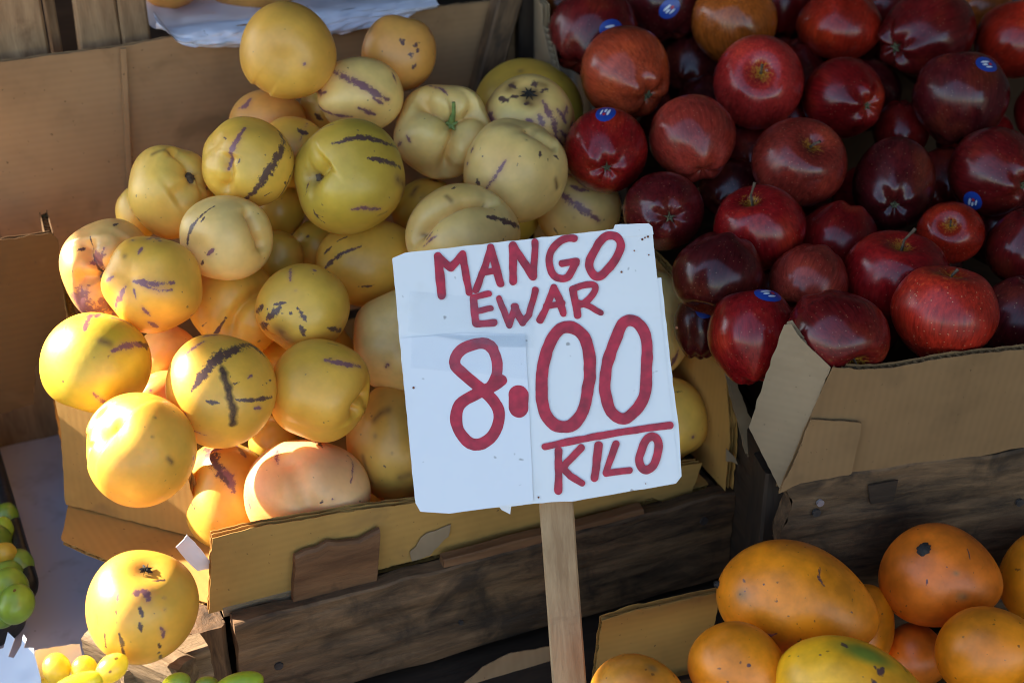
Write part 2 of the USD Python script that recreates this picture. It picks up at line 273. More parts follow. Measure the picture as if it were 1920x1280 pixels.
plain('stem_brown', (.09, .055, .03), .8, .4, 400, .4, 600)
plain('stem_green', (.16, .22, .05), .6, .3, 200)
plain('calyx_black', (.02, .014, .01), .8, .4, 500)
plain('calyx_green', (.11, .10, .045), .8, .4, 400)
plain('sticker_blue', (.018, .055, .30), .3, .1, 60)
plain('sticker_white', (.75, .75, .78), .35, .05, 60)
plain('sticker_red', (.5, .03, .05), .35, .05, 60)
plain('nail_iron', (.04, .03, .025), .6, .4, 300)
plain('nail_bright', (.6, .6, .65), .3, .1, 300, metallic=.8)
plain('paving', (.07, .07, .07), .85, .2, 3, .3, 60)
plain('table_wood', (.10, .07, .045), .8, .3, 12)
plain('tarpaulin', (.10, .13, .16), .6, .15, 4)
plain('dark_plaster', (.09, .075, .065), .85, .1, 2)
plain('plaster', (.34, .30, .26), .85, .1, 2)
MAT['tape'] = usdkit.material(stage, '/World/Looks/clear_tape', {'tr': ('transparent_bsdf', {'color': (1.0, 1.0, 1.0)}), 'g': ('glossy_bsdf', {'roughness': .2, 'color': (.9, .9, .9)}), 'k': ('math', {'math_type': 'multiply', 'value2': .3}), 't': ('texture_coordinate', {}), 'n': ('noise_texture', {'scale': 60.0, 'detail': 3.0}), 'b': ('bump', {'strength': .5, 'distance': .003}), 'f': ('fresnel', {'IOR': 1.5}), 'm': ('mix_closure', {})},
    [('t.object', 'n.vector'), ('n.fac', 'b.height'), ('b.normal', 'g.normal'), ('f.fac', 'k.value1'), ('k.value', 'm.fac'), ('tr.BSDF', 'm.closure1'), ('g.BSDF', 'm.closure2')], surface='m.closure')

# ---------------------------------------------------------------- the setting: pavement, stall table, awning, walls of the stall
gr = trimesh.creation.box((400, 400, .02)); gr.apply_translation((0, 0, -.01))
obj('ground', gr, 'paving', smooth=False, kind='structure')
def awning():
    a = thing('awning', 'large dark tarpaulin awning stretched over the fruit stall', 'awning')
    c = [(-.92, -.1), (-1.66, 3.0), (4.2, 3.0), (4.2, -.1)]
    c = [(-1.31, 1.0), (-1.335, 1.82), (-1.335, 2.045), (-1.262, 2.072), (-1.36, 3.0), (3.2, 3.0), (3.2, -1.2), (.9, -1.1), (.58, .0), (.34, .75), (-.2, .95)]
    pg = Polygon(c); m = prism(pg, .006); m.apply_translation((0, 0, 2.05))
    obj('tarpaulin', m, 'tarpaulin', a, smooth=False)
    for (x, y) in ((1.4, -.9), (1.4, 2.9), (-.25, 1.85), (-1.22, 1.2), (-1.3, 2.9)):
        t = tube([(x, y, 0), (x, y, 1.0), (x, y, 2.045)], .02, 10); obj('pole', t, 'old_wood', a)
    return a
awning()
def wallbox(name, lo, hi, mt, label, cat):
    m = trimesh.creation.box(np.array(hi) - np.array(lo)); m.apply_translation((np.array(hi) + np.array(lo)) / 2)
    t = thing(name, label, cat); obj('panel', m, mt, t, smooth=False); return t
wallbox('back_wall', (-1.1, 3.2, 0), (3.2, 3.35, 2.6), 'dark_plaster', 'plain dark wall behind the fruit stall', 'wall')
wallbox('side_wall', (1.5, -1.4, 0), (1.6, 3.19, 2.6), 'dark_plaster', 'plain dark wall closing the stall on the right', 'wall')
def table():
    t = thing('stall_table', 'rough plank table carrying all the crates of the stall', 'table', (0, 0, 0))
    y0, y1, n = .3, 1.75, 7
    for i in range(n):
        ya = y0 + (y1 - y0) * i / n
        plank('plank', (-1.6, ya + .003, .762), (3.6, 0, 0), (0, (y1 - y0) / n - .006, 0), (0, 0, .03), 'dark_wood', t, seed=40 + i, step=.2)
    for x in (-1.5, 1.9):
        for y in (.4, 1.6):
            plank('leg', (x, y, 0), (0, 0, .762), (.06, 0, 0), (0, .06, 0), 'dark_wood', t, seed=60, step=.3)
table()
# ---------------------------------------------------------------- wooden crates
def nail(p, n, r, m, parent, name='nail'):
    c = trimesh.creation.cylinder(r, .0022, sections=10); T = trimesh.geometry.align_vectors((0, 0, 1), n); c.apply_transform(T); c.apply_translation(p)
    obj(name, c, m, parent, smooth=False)
crate = thing('wooden_crate', 'dark weathered plank crate carrying the pepino carton and the lone pepino', 'crate', (.33, 1.03, .797))
def wedge(L): # the front board's top edge is worn and wavy
    return np.stack([0 * L[:, 0], 0 * L[:, 0], np.where(L[:, 2] > .08, (meshkit.fbm(np.stack([L[:, 0] * 22, 0 * L[:, 0], 0 * L[:, 0]], 1), 3, 5) - .5) * .008, 0)], 1)
plank('front_plank', (.122, .824, .800), (.426, 0, 0), (0, .016, 0), (0, 0, .091), 'old_wood', crate, seed=3, amp=.0022, cut=wedge)
plank('back_plank', (.118, 1.225, .800), (.43, 0, 0), (0, .016, 0), (0, 0, .088), 'old_wood', crate, seed=4)
plank('side_plank', (.550, .850, .800), (0, .37, 0), (.014, 0, 0), (0, 0, .088), 'old_wood', crate, seed=5)
plank('side_plank', (.104, .872, .800), (0, .35, 0), (.014, 0, 0), (0, 0, .084), 'old_wood', crate, seed=6)
plank('corner_post', (.089, .832, .798), (0, 0, .088), (.028, 0, 0), (0, .034, 0), 'old_wood', crate, seed=7, amp=.002, cham=.004)
plank('corner_post', (.5505, .815, .798), (0, 0, .090), (.022, 0, 0), (0, .032, 0), 'old_wood', crate, seed=8, amp=.002, cham=.005)
plank('floor_board', (.125, .845, .872), (.42, 0, 0), (0, .12, 0), (0, 0, .012), 'old_wood', crate, seed=9)
plank('floor_board', (.125, .97, .872), (.42, 0, 0), (0, .12, 0), (0, 0, .012), 'old_wood', crate, seed=10)
plank('floor_board', (.125, 1.095, .872), (.42, 0, 0), (0, .12, 0), (0, 0, .012), 'old_wood', crate, seed=11)
plank('ledge', (.118, .8425, .884), (.075, 0, 0), (0, .022, 0), (0, 0, .012), 'rough_wood', crate, seed=12)
plank('upright_slat', (0.1685, 0.8340, 0.8854), ((0.2348, 0.8340, 0.8796)[0] - (0.1685, 0.8340, 0.8854)[0], 0, .0), (0, .007, 0), (.006, 0, .049), 'red_wood', crate, seed=13, amp=.001, cut=lambda L: np.stack([0 * L[:, 0], 0 * L[:, 0], np.where(L[:, 2] > .04, (meshkit.fbm(L * (160, 0, 0), 2, 3) - .5) * .009, 0)], 1))
plank('thin_strip', (.288, .826, .8905), (.175, 0, .0), (0, .010, 0), (0, 0, .008), 'red_wood', crate, seed=14, amp=.0022, cham=.001)
for (px, pz, r) in ((.151, .842, .0035), (.519, .872, .0038), (.30, .835, .002)): nail((px, .8232, pz), (0, -1, 0), r, 'nail_iron', crate)
# rough timber under the lone pepino
blk = thing('timber_block', 'rough sawn timber block the lone pepino sits on, left of the crate', 'timber', (0.0415, 0.8142, 0.8850))
A = np.array((0.0153, 0.8406, 0.9050)); B = np.array((0.0665, 0.7765, 0.9050)); e = unit((B - A) * (1, 1, 0)); g = np.array((-e[1], e[0], 0))
plank('beam', A - (0, 0, .040), e * .085, g * .024, (0, 0, .040), 'rough_wood', blk, seed=21, amp=.003, cham=.003, step=.006)
plank('offcut', (0.0376, 0.8024, 0.8930) - np.array((0, 0, .03)), (.062, .004, 0), (-.004, .02, 0), (0, 0, .03), 'rough_wood', blk, seed=22, amp=.002, step=.006)
E_ = unit((math.cos(math.radians(-10)), math.sin(math.radians(-10)), 0)); N_ = np.array((-E_[1], E_[0], 0))
ac = thing('wooden_crate', 'dark mottled crate under the apple carton, behind the mangoes', 'crate', (.72, .9, .797))
ao = np.array((.533, .729, .800))
plank('front_plank', ao, E_ * .52, N_ * .016, (0, 0, .170), 'old_wood', ac, seed=31, amp=.002, cut=lambda L: np.stack([np.where(L[:, 0] < .02, (meshkit.fbm(L * (0, 0, 60), 3, 4) - .5) * .012, 0), 0 * L[:, 0], np.where(L[:, 2] > .15, (meshkit.fbm(L * (30, 0, 0), 2, 4) - .5) * .006, 0)], 1))
plank('corner_post', ao + N_ * .0165 + E_ * -.012, (0, 0, .168), E_ * .028, N_ * .03, 'dark_wood', ac, seed=32)
plank('side_plank', ao + N_ * .048 - E_ * .001, N_ * .45, E_ * .014, (0, 0, .165), 'dark_wood', ac, seed=33)
plank('back_plank', ao + N_ * .50 , E_ * .52, N_ * .014, (0, 0, .165), 'dark_wood', ac, seed=34)
for k in range(4): plank('floor_board', ao + N_ * (.05 + .112 * k) + E_ * .016 + (0, 0, .150), E_ * .5, N_ * .105, (0, 0, .012), 'dark_wood', ac, seed=35 + k, step=.04)
nail(ao + E_ * .026 + N_ * -.0018 + (0, 0, .148), -N_, .003, 'nail_bright', ac, 'bright_nail')
nail(ao + E_ * .024 + N_ * -.0018 + (0, 0, .139), -N_, .0034, 'nail_iron', ac)
nail(ao + E_ * .20 + N_ * -.0018 + (0, 0, .12), -N_, .0034, 'nail_iron', ac)
pt = [(0.5953, 0.7152, 0.9589), (0.6196, 0.7109, 0.9601), (0.6188, 0.7110, 0.9409), (0.5995, 0.7144, 0.9405)]
sheet('dark_patch', pt, 'dark_wood', ac, thick=.0012, edge=.0005, warp=.0003, flute=False, seed=4)

# ---------------------------------------------------------------- the pepino carton
pc_ = thing('cardboard_carton', 'opened brown carton heaped with yellow pepinos behind the price sign', 'carton', (.33, 1.03, .893))
BY = 1.252
sheet('back_panel', [(0.0097, 1.2520, 1.1980), (0.1500, 1.2520, 1.1987), (0.2576, 1.2520, 1.2053), (0.3834, 1.2520, 1.2013), (0.5378, 1.2520, 1.1983), (.545, BY, .894), (.034, BY, .894)], 'brown_board', pc_, thick=.005, seed=2, warp=.004, warpf=6, finest=.02, along=(0, 0, 1))
sheet('crease_fold', [(0.1495, 1.2460, 1.1987), (0.1541, 1.2460, 1.1986), (0.1370, 1.2460, 1.0044), (0.1321, 1.2460, 1.0053)], 'brown_board', pc_, thick=.003, edge=.0006, seed=3, warp=.001, flute=False)
sheet('floor_panel', [(0.0171, 0.9793, 0.8905), (0.1034, 0.8640, 0.8905), (.12, .846, .8905), (.535, .846, .8905), (.535, 1.24, .8905), (.04, 1.24, .8905), (0.0312, 1.0375, 0.8905)], 'ochre_board', pc_, thick=.0045, facing=(.3, .9, 3), seed=4, warp=.0004, finest=.03, along=(1, .2, 0))
wl = [(0.0263, 1.0238, 0.8930), (0.1234, 0.9314, 0.8930)]
d0 = np.array(wl[0]); d1 = np.array(wl[1])
sheet('left_panel', [d0, (0.0356, 1.0238, 0.9674), (0.0328, 1.0238, 0.9975), np.array(d1) + (-.012, .02, .105), np.array(d1) + (.0, .0, .0)], 'ochre_board', pc_, thick=.0085, walls=1, seed=6, warp=.0012, edge=.0012, along=(1, -1, 0), facing=(.5, .3, 1.6))
sheet('side_panel', [(.070, 1.065, .893), (.068, 1.06, .985), (.070, 1.245, 1.00), (.070, 1.245, .893)], 'ochre_board', pc_, thick=.005, seed=7, along=(0, 1, 0), facing=(.5, 1.1, 1.2), finest=.02)
FY = .846
sheet('front_panel', [(0.1072, 0.8430, 0.8924), (0.1167, 0.8420, 0.9612), (0.1450, 0.8420, 0.9616), (0.2385, 0.8420, 0.9530), (0.3710, 0.8430, 0.9337), (0.5249, 0.8430, 0.9165), (0.5169, 0.8430, 0.8875), (0.5032, 0.8430, 0.8774), (.48, FY - .003, .893), (.2, FY - .003, .893)], 'ochre_board', pc_, thick=.0085, walls=2, seed=8, warp=.0016, edge=.0014, along=(0, 0, 1), finest=.008)
sheet('inner_flap', [(0.1244, 0.8560, 0.9528), (0.1437, 0.8560, 0.9540), (0.2089, 0.8560, 0.9479), (0.2858, 0.8560, 0.9371), (0.2848, 0.8560, 0.9050), (0.1446, 0.8560, 0.9206)], 'brown_board', pc_, thick=.004, seed=9, warp=.001, edge=.002, along=(0, 0, 1))
sheet('torn_liner', [(0.2665, 0.8405, 0.8943), (0.2651, 0.8405, 0.9042), (0.2797, 0.8405, 0.9176), (0.3010, 0.8405, 0.9206), (0.2972, 0.8405, 0.9103), (0.2816, 0.8405, 0.8960)], 'grey_board', pc_, thick=.0006, seed=88, edge=.0025, warp=.0004, flute=False, finest=.006)
SXp = .541
sheet('side_panel', [(SXp, 1.235, 1.055), (SXp, .968, 1.046), (SXp, .853, 1.034), (SXp, .829, .945), (SXp, .829, .893), (SXp, 1.235, .893)], 'ochre_board', pc_, thick=.007, walls=2, seed=10, warp=.0015, edge=.0016, along=(0, 1, 0), facing=(-1, .5, 1.2), finest=.012)
# torn liner hanging off its corner
sheet('torn_flap', [(0.5300, 0.8260, 1.0156), (0.5390, 0.8260, 1.0025), (0.5474, 0.8180, 0.9778), (0.5578, 0.8120, 0.9571), (0.5659, 0.8060, 0.9356), (0.5518, 0.8060, 0.9405), (0.5461, 0.8080, 0.9397), (0.5408, 0.8120, 0.9676), (0.5349, 0.8220, 0.9886)], 'grey_board', pc_, thick=.0032, seed=11, warp=.003, warpf=30, edge=.0012, along=(0, 0, 1), finest=.006)
sheet('torn_flap', [(0.5354, 0.8240, 0.9397), (0.5431, 0.8220, 0.9305), (0.5463, 0.8220, 0.9232), (0.5404, 0.8220, 0.9269), (0.5359, 0.8240, 0.9279)], 'grey_board', pc_, thick=.002, seed=12, warp=.002, warpf=40, edge=.0015, flute=False, finest=.004)
# paper scrap under the low pepino
def paper_thing(name, label, cat, pts, seed, warp=.004, warpf=30, mt='white_paper', bend=None, finest=.005, facing=(.3, -1, 1.5), thick=.0005):
    return sheet(name, pts, mt, None, thick=thick, edge=.0008, warp=warp, warpf=warpf, seed=seed, flute=False, bend=bend, finest=finest, facing=facing, label=label, cat=cat)
paper_thing('paper_scrap', 'small folded white paper scrap poking from the open carton corner', 'paper', [(0.0913, 0.8510, 0.9537), (0.1001, 0.8510, 0.9622), (0.1054, 0.8510, 0.9543), (0.1139, 0.8510, 0.9349), (0.1146, 0.8510, 0.9266), (0.1048, 0.8510, 0.9277), (0.0974, 0.8510, 0.9390)], 3, .003, 60)

# ---------------------------------------------------------------- the apple carton
apc = thing('cardboard_carton', 'cut-down cardboard carton full of red apples on the right', 'carton', (.72, .9, .965))
def AN(c): return np.array((math.sin(math.radians(10)), math.cos(math.radians(10)), 0)) * c
sheet('front_panel', [(0.5266, 0.7317, 0.9591), (0.5375, 0.7237, 1.0223), (0.5474, 0.7158, 1.0756), (0.5807, 0.7099, 1.0694), (0.6014, 0.7063, 1.0684), (0.6423, 0.6991, 1.0720), (0.6994, 0.6890, 1.0717), (0.8010, 0.6731, 1.0630), (0.8555, 0.6737, 0.9717), (0.7273, 0.6983, 0.9714), (0.6056, 0.7218, 0.9607)], 'tan_board', apc, thick=.0055, seed=14, warp=.003, warpf=9, edge=.0014, along=E_, finest=.010)
sheet('corner_flap', [(0.5288, 0.7328, 0.9582), (0.5394, 0.7249, 1.0211), (0.5474, 0.7174, 1.0739), (0.5316, 0.7359, 1.0923), (0.5275, 0.7432, 1.1016), (0.5217, 0.7442, 1.0997), (0.5171, 0.7506, 1.0624), (0.5112, 0.7583, 1.0079)], 'grey_board', apc, thick=.005, seed=15, warp=.002, warpf=14, edge=.0013, along=(0, 0, 1), finest=.008)
sheet('glued_tab', [(0.5216, 0.7260, 0.9644), (0.5327, 0.7220, 1.0000), (0.5360, 0.7204, 1.0247), (0.5375, 0.7196, 1.0313), (0.5783, 0.7124, 1.0221), (0.5787, 0.7128, 1.0089), (0.5782, 0.7160, 0.9741), (0.5380, 0.7236, 0.9717)], 'tan_board', apc, thick=.001, seed=16, warp=.0012, warpf=26, edge=.0012, flute=False, finest=.008)
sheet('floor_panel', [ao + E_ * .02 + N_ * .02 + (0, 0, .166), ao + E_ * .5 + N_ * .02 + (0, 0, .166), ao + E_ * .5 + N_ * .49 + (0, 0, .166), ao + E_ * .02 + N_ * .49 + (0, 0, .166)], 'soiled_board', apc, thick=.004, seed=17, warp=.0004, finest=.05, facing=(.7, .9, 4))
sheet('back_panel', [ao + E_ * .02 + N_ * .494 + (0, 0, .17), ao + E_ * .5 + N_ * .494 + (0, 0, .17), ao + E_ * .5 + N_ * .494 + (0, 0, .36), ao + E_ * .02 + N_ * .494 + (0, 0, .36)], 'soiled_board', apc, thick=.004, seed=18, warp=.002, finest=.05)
q0 = np.array((0.5375, 1.1945, 1.2079)); q1 = np.array((0.5245, 1.1199, 1.1400)); qn = unit(np.array((.10, .5, 0))) * .14
sheet('side_panel', [q0, q0 + (0, 0, -.02), q1, q1 + (0, 0, -.09), q1 + qn + (0, 0, -.09), q0 + qn], 'grey_board', apc, thick=.006, seed=19, warp=.002, edge=.002, along=(0, 1, 0), facing=(1, 1, 1.3))

# ---------------------------------------------------------------- behind: slat crate, cloth, stakes
bc = thing('wooden_crate', 'crate of broad stained slats behind the carton\'s back board, upper left', 'crate', (.1, 1.4, .797))
for (xa, xb, s) in ((-.055, (0.0923, 1.2820, 1.2105)[0], 51), ((0.1192, 1.2820, 1.2071)[0], (0.1559, 1.2820, 1.2026)[0], 52), ((0.1565, 1.2790, 1.2034)[0], (0.1816, 1.2790, 1.2003)[0], 53)):
    plank('slat', (xa, 1.281 + (s == 53) * -.003, .80), (0, 0, .49), (xb - xa, 0, 0), (0, .008, 0), 'slat_wood', bc, seed=s, amp=.0016, step=.015)
plank('slat', ((0.0961, 1.3100, 1.2017)[0], 1.31, .8), (0, 0, .47), (.010, 0, 0), (0, .006, 0), 'slat_wood', bc, seed=54)
plank('slat', ((0.1125, 1.3300, 1.1938)[0], 1.33, .8), (.012, 0, .47), (.008, 0, 0), (0, .006, 0), 'slat_wood', bc, seed=55)
plank('rail', (-.1, 1.292, .82), (.3, 0, 0), (0, .012, 0), (0, 0, .05), 'slat_wood', bc, seed=56)
plank('back_board', (-.1, 1.66, .8), (.75, 0, 0), (0, .012, 0), (0, 0, .38), 'dark_wood', bc, seed=57, step=.05)
plank('top_board', (.19, 1.30, 1.160), (.34, 0, 0), (0, .30, 0), (0, 0, .012), 'dark_wood', bc, seed=58, step=.05)
ck = [(0.1830, 1.2620, 1.2245), (0.1997, 1.2560, 1.1961), (0.2315, 1.2520, 1.1873), (0.2651, 1.2500, 1.1856), (0.2998, 1.2500, 1.1842), (0.3355, 1.2500, 1.1869), (0.3822, 1.2500, 1.1893), (0.4201, 1.2520, 1.1964), (0.4455, 1.2600, 1.1984)]
def cloth():
    P = np.array(ck); n = 60; t = np.linspace(0, 1, n); tt = np.linspace(0, 1, len(P))
    low = np.stack([np.interp(t, tt, P[:, k]) for k in range(3)], 1)
    rows = []
    for j, s in enumerate(np.linspace(0, 1, 26)):
        x = low[:, 0]
        top = np.stack([x, np.full(n, 1.262), np.full(n, 1.209)], 1)
        if s < .45:
            q = s / .45; r = low * (1 - q) + top * q; r[:, 1] -= .012 * np.sin(q * np.pi)
            fold = (meshkit.fbm(np.stack([x * 34 + 7 * q, q * 1.4 + 0 * x, 0 * x], 1), 3, 4) - .5) * .028
            r[:, 1] -= np.abs(fold); 
        else:
            q = (s - .45) / .55; r = top + np.stack([0 * x, q * .28 + 0 * x, 0 * x], 1)
            r[:, 2] += (meshkit.fbm(np.stack([x * 26, r[:, 1] * 20, 0 * x], 1), 3, 6) - .35) * .016 * min(1, q * 5) - .026 * min(1, q * 6) * (.5 + 0 * x)
        rows.append(r)
    v = np.array(rows).reshape(-1, 3); f = []
    for j in range(25):
        for i in range(n - 1):
            a = j * n + i; f += [(a, a + 1, a + n + 1), (a, a + n + 1, a + n)]
    m = trimesh.Trimesh(v, np.array(f), process=False)
    m2 = m.copy(); m2.vertices = m2.vertices - m.vertex_normals * .0008; m2.invert()
    return trimesh.util.concatenate([m, m2])
obj('white_cloth', cloth(), 'white_cloth', smooth=True, label='crumpled white cloth draped over the top of the back board', cat='cloth')
st = thing('wooden_stake', 'dark leaning wooden stake behind the pocked orange pepino', 'stake', (0.4771, 1.2220, 1.0786))
S0 = np.array((0.4576, 1.2150, 1.0787)); S1 = np.array((0.5090, 1.2350, 1.2246))
plank('shaft', S0, S1 - S0, (.026, 0, 0), (0, .02, 0), 'old_wood', st, seed=71, amp=.0015)
st = thing('wooden_stake', 'second dark upright stake in the corner beside the apple carton', 'stake', (.522, 1.238, .90))
plank('shaft', (.524, 1.232, .9), (.002, .006, .33), (.022, 0, 0), (0, .014, 0), 'dark_wood', st, seed=72, amp=.0015)

# ---------------------------------------------------------------- left: paper on the table, cartons, grape tray
paper_thing('table_paper', 'greyish white paper sheet covering the table at the left', 'paper', [(-.62, .68, .7985), (.086, .70, .7985), (.086, 1.40, .7985), (-.62, 1.40, .7985)], 31, .003, 8, 'table_paper', finest=.02, facing=(0, .9, 3))
lc = thing('cardboard_carton', 'dark brown carton at the left edge with a frayed upper corner', 'carton', (-.3, 1.3, .93))
LY = 1.15
sheet('front_panel', [(-.75, LY, 1.088), (0.0188, 1.1500, 1.0807), (0.0609, 1.1500, 1.0798), (0.0641, 1.1500, 1.0722), (0.0622, 1.1500, 1.0371), (0.0595, 1.1500, 0.9957), (0.0269, 1.1500, 0.9555), (0.0201, 1.1500, 0.9194), (-0.0097, 1.1500, 0.9156), (-.75, LY, .93)], 'dark_board', lc, thick=.006, seed=24, warp=.002, edge=.002, along=(0, 0, 1), finest=.015)
sheet('side_panel', [(0.0623, 1.1540, 1.0773), (0.0605, 1.1540, 0.9934), np.array((0.0603, 1.1500, 0.9955)) + (0, .05, -.02), np.array((0.0621, 1.1500, 1.0791)) + (0, .05, 0)], 'dark_board', lc, thick=.006, seed=25, warp=.002, edge=.002, along=(0, 1, 0), facing=(1, .8, 1.2))
sheet('back_panel', [(-.75, 1.5, 1.088), (-.02, 1.5, 1.088), (-.02, 1.5, .93), (-.75, 1.5, .93)], 'dark_board', lc, thick=.005, seed=26, finest=.05)
sheet('floor_panel', [(-.75, LY, .934), (-.02, LY, .934), (-.02, 1.5, .934), (-.75, 1.5, .934)], 'dark_board', lc, thick=.004, seed=27, facing=(0, 1, 3), finest=.05)
lw = thing('wooden_crate', 'plain crate under the dark carton at the far left', 'crate', (-.42, 1.33, .797))
for (o, ex, ey, ez) in (((-.74, 1.19, .80), (.6, 0, 0), (0, .014, 0), (0, 0, .125)), ((-.74, 1.48, .80), (.6, 0, 0), (0, .014, 0), (0, 0, .125)), ((-.15, 1.205, .80), (0, .274, 0), (.012, 0, 0), (0, 0, .12)), ((-.74, 1.205, .80), (0, .274, 0), (.012, 0, 0), (0, 0, .12))):
    plank('side_plank', o, ex, ey, ez, 'dark_wood', lw, seed=81, step=.05)
def tray():
    t = thing('grape_tray', 'black plastic tray with a thick rounded rim holding green grapes at the left edge', 'tray', (-.17, 1.05, .80))
    c1 = np.array((-0.0055, 0.9656, 0.8500)); c2 = np.array((-0.0172, 1.1900, 0.8500)); c3 = np.array((-0.0400, 0.9488, 0.8500))
    e1 = unit(c2 - c1); e2 = unit((c3 - c1) - e1 * ((c3 - c1) @ e1))
    L, W = .27, .36
    def ring(inset, z):
        pg = sbox(inset, inset, L - inset, W - inset).buffer(-.03).buffer(.03, quad_segs=8)
        q = np.array(pg.exterior.coords)[:-1]
        return c1 + q[:, :1] * e1 + q[:, 1:2] * e2 + np.array((0, 0, z - .85))
    def loft(rs):
        n = min(len(r) for r in rs); v = np.vstack(rs); f = []
        for k in range(len(rs) - 1):
            for i in range(n):
                a, b = k * n + i, k * n + (i + 1) % n; f += [(a, b, b + n), (a, b + n, a + n)]
        return trimesh.Trimesh(v, np.array(f), process=False)
    rim = [(.0, .842), (-.001, .847), (.001, .851), (.004, .853), (.008, .8525), (.0105, .850), (.011, .845)]
    m = loft([ring(a, z) for a, z in rim] + [ring(.011, .842), ring(.0, .842)]); m.fix_normals(); obj('rim', m, 'black_plastic', t, smooth=True)
    m = loft([ring(.006, .845), ring(.014, .8015), ring(.017, .8045), ring(.0095, .845)]); m.fix_normals(); obj('wall', m, 'black_plastic', t, smooth=50)
    q = ring(.0175, .8045); pg = Polygon(q[:, :2]); m = prism(pg, .002); m.apply_translation((0, 0, .8025)); obj('base', m, 'black_plastic', t, smooth=False)
tray()
nb = thing('cardboard_carton', 'plain closed carton standing left of the torn white paper', 'carton', (-.22, .84, .80))
m = trimesh.creation.box((.2, .11, .20)); m.apply_translation((-.222, .855, .90)); obj('body', m, 'brown_board', nb, smooth=False)
m = trimesh.creation.box((.204, .056, .012)); m.apply_translation((-.222, .827, 1.0065)); obj('lid_flap', m, 'brown_board', nb, smooth=False)
m = trimesh.creation.box((.204, .056, .010)); m.apply_translation((-.222, .8845, 1.0055)); obj('lid_flap', m, 'brown_board', nb, smooth=False)
# sunlit bunch at the bottom left: its low carton and torn papers
gb = thing('cardboard_carton', 'low carton lined with paper under the yellow grapes at the bottom left', 'carton', (.0, .74, .80))
sheet('front_panel', [(-.16, .64, .80), (.20, .64, .80), (.20, .64, .86), (-.16, .64, .86)], 'brown_board', gb, seed=91, finest=.03)
sheet('floor_panel', [(-.16, .645, .80), (.20, .645, .80), (.10, .80, .80), (-.16, .83, .80)], 'brown_board', gb, seed=92, finest=.03, facing=(0, .7, 3))
pp = [(-0.0155, 0.7966, 0.9384), (-0.0010, 0.8102, 0.9259), (0.0131, 0.8215, 0.9135), (0.0127, 0.8185, 0.9083), (0.0105, 0.8023, 0.8889), (-0.0237, 0.7759, 0.9200)]
paper_thing('paper_liner', 'pale curved paper liner edge just behind the yellow grapes', 'paper', pp, 33, .002, 20)
pp = [(-0.0481, 0.8132, 0.9373), (-0.0371, 0.8096, 0.9389), (-0.0324, 0.8160, 0.9463), (-0.0279, 0.8108, 0.9409), (-0.0343, 0.8049, 0.9332), (-0.0306, 0.8026, 0.9320), (-0.0239, 0.8062, 0.9362), (-0.0209, 0.8105, 0.9411), (-0.0189, 0.8077, 0.9380), (-0.0222, 0.8037, 0.9353), (-0.0163, 0.7993, 0.9364), (-0.0154, 0.7797, 0.9256), (-0.0165, 0.7674, 0.9152), (-0.0546, 0.7834, 0.9152)]
paper_thing('torn_paper', 'torn white paper with two upstanding strips at the lower left corner', 'paper', pp, 34, .006, 26, facing=(-.1, 0, 1.6), bend=lambda x, y: .01 * np.sin(x * 60))
# ---------------------------------------------------------------- the mango carton
mc = thing('cardboard_carton', 'low carton holding the orange mangoes in the lower right corner', 'carton', (.55, .6, .80))
sheet('back_panel', [(0.3816, 0.7346, 0.8789), (0.4092, 0.7361, 0.8837), (0.4193, 0.7336, 0.8824), (0.4792, 0.7266, 0.8814), np.array((0.4792, 0.7266, 0.8814)) + (.0, .02, -.15), np.array((0.3816, 0.7346, 0.8789)) + (0, .02, -.13)], 'ochre_board', mc, thick=.005, seed=95, warp=.0025, warpf=14, edge=.0013, along=(0, 0, 1), finest=.01)
sheet('floor_panel', [(.30, .50, .803), (.86, .42, .803), (.90, .66, .803), (.53, .715, .803), (.33, .74, .803)], 'dark_board', mc, thick=.004, seed=96, finest=.04, facing=(.5, .5, 3))
sheet('front_panel', [(.30, .498, .803), (.86, .42, .803), (.86, .42, .86), (.30, .498, .86)], 'brown_board', mc, thick=.004, seed=97, finest=.04)
sheet('paper_sheet', [(0.2837, 0.8000, 0.7890), (0.3092, 0.8000, 0.8038), (0.3346, 0.8000, 0.8095), (0.3724, 0.8000, 0.8043), (0.3821, 0.8000, 0.7998), (0.3862, 0.7900, 0.7372), (0.2796, 0.7900, 0.7718)], 'brown_board', mc, thick=.0012, seed=98, warp=.004, warpf=26, edge=.0012, flute=False, finest=.006)

# ---------------------------------------------------------------- the price sign
SD = 1.02
sg = thing('price_sign', 'white hand-painted price sign reading MANGO EWAR 8.00 KILO on a wooden stick', 'sign', (0.3307, 0.6617, 0.8383))
O_ = np.array((0.35131, 0.80020, 1.07344)); K_ = SD / 2667.0
def sp(px, py, h=0): return O_ + RIGHT * ((px - 1000) * K_) - UP * ((py - 690) * K_) + BACK * h
def spoly(pts): return Polygon([((x - 1000) * K_, -(y - 690) * K_) for x, y in pts])
def sgeo(poly, h0, h1):
    ms = [prism(g, h1 - h0) for g in getattr(poly, 'geoms', [poly])]
    m = trimesh.util.concatenate(ms); v, f = np.array(m.vertices), m.faces
    return trimesh.Trimesh(O_ + v[:, :1] * RIGHT + v[:, 1:2] * UP + (v[:, 2:] + h0) * BACK, f, process=False)
bd = spoly([(735, 484), (760, 474), (1150, 430), (1215, 424), (1223, 430), (1228, 480), (1250, 690), (1266, 830), (1273, 895), (1264, 905), (1070, 938), (1000, 944), (840, 961), (790, 958), (780, 944), (757, 720)])
MT = meshkit
def bent(m, a=.0012, f_=14):
    v, f = trimesh.remesh.subdivide_to_size(m.vertices, m.faces, .012); v = np.array(v)
    w = (MT.fbm(v * f_, 2, 3) - .5) * 2 * a
    return trimesh.Trimesh(v + w[:, None] * BACK, f, process=False)
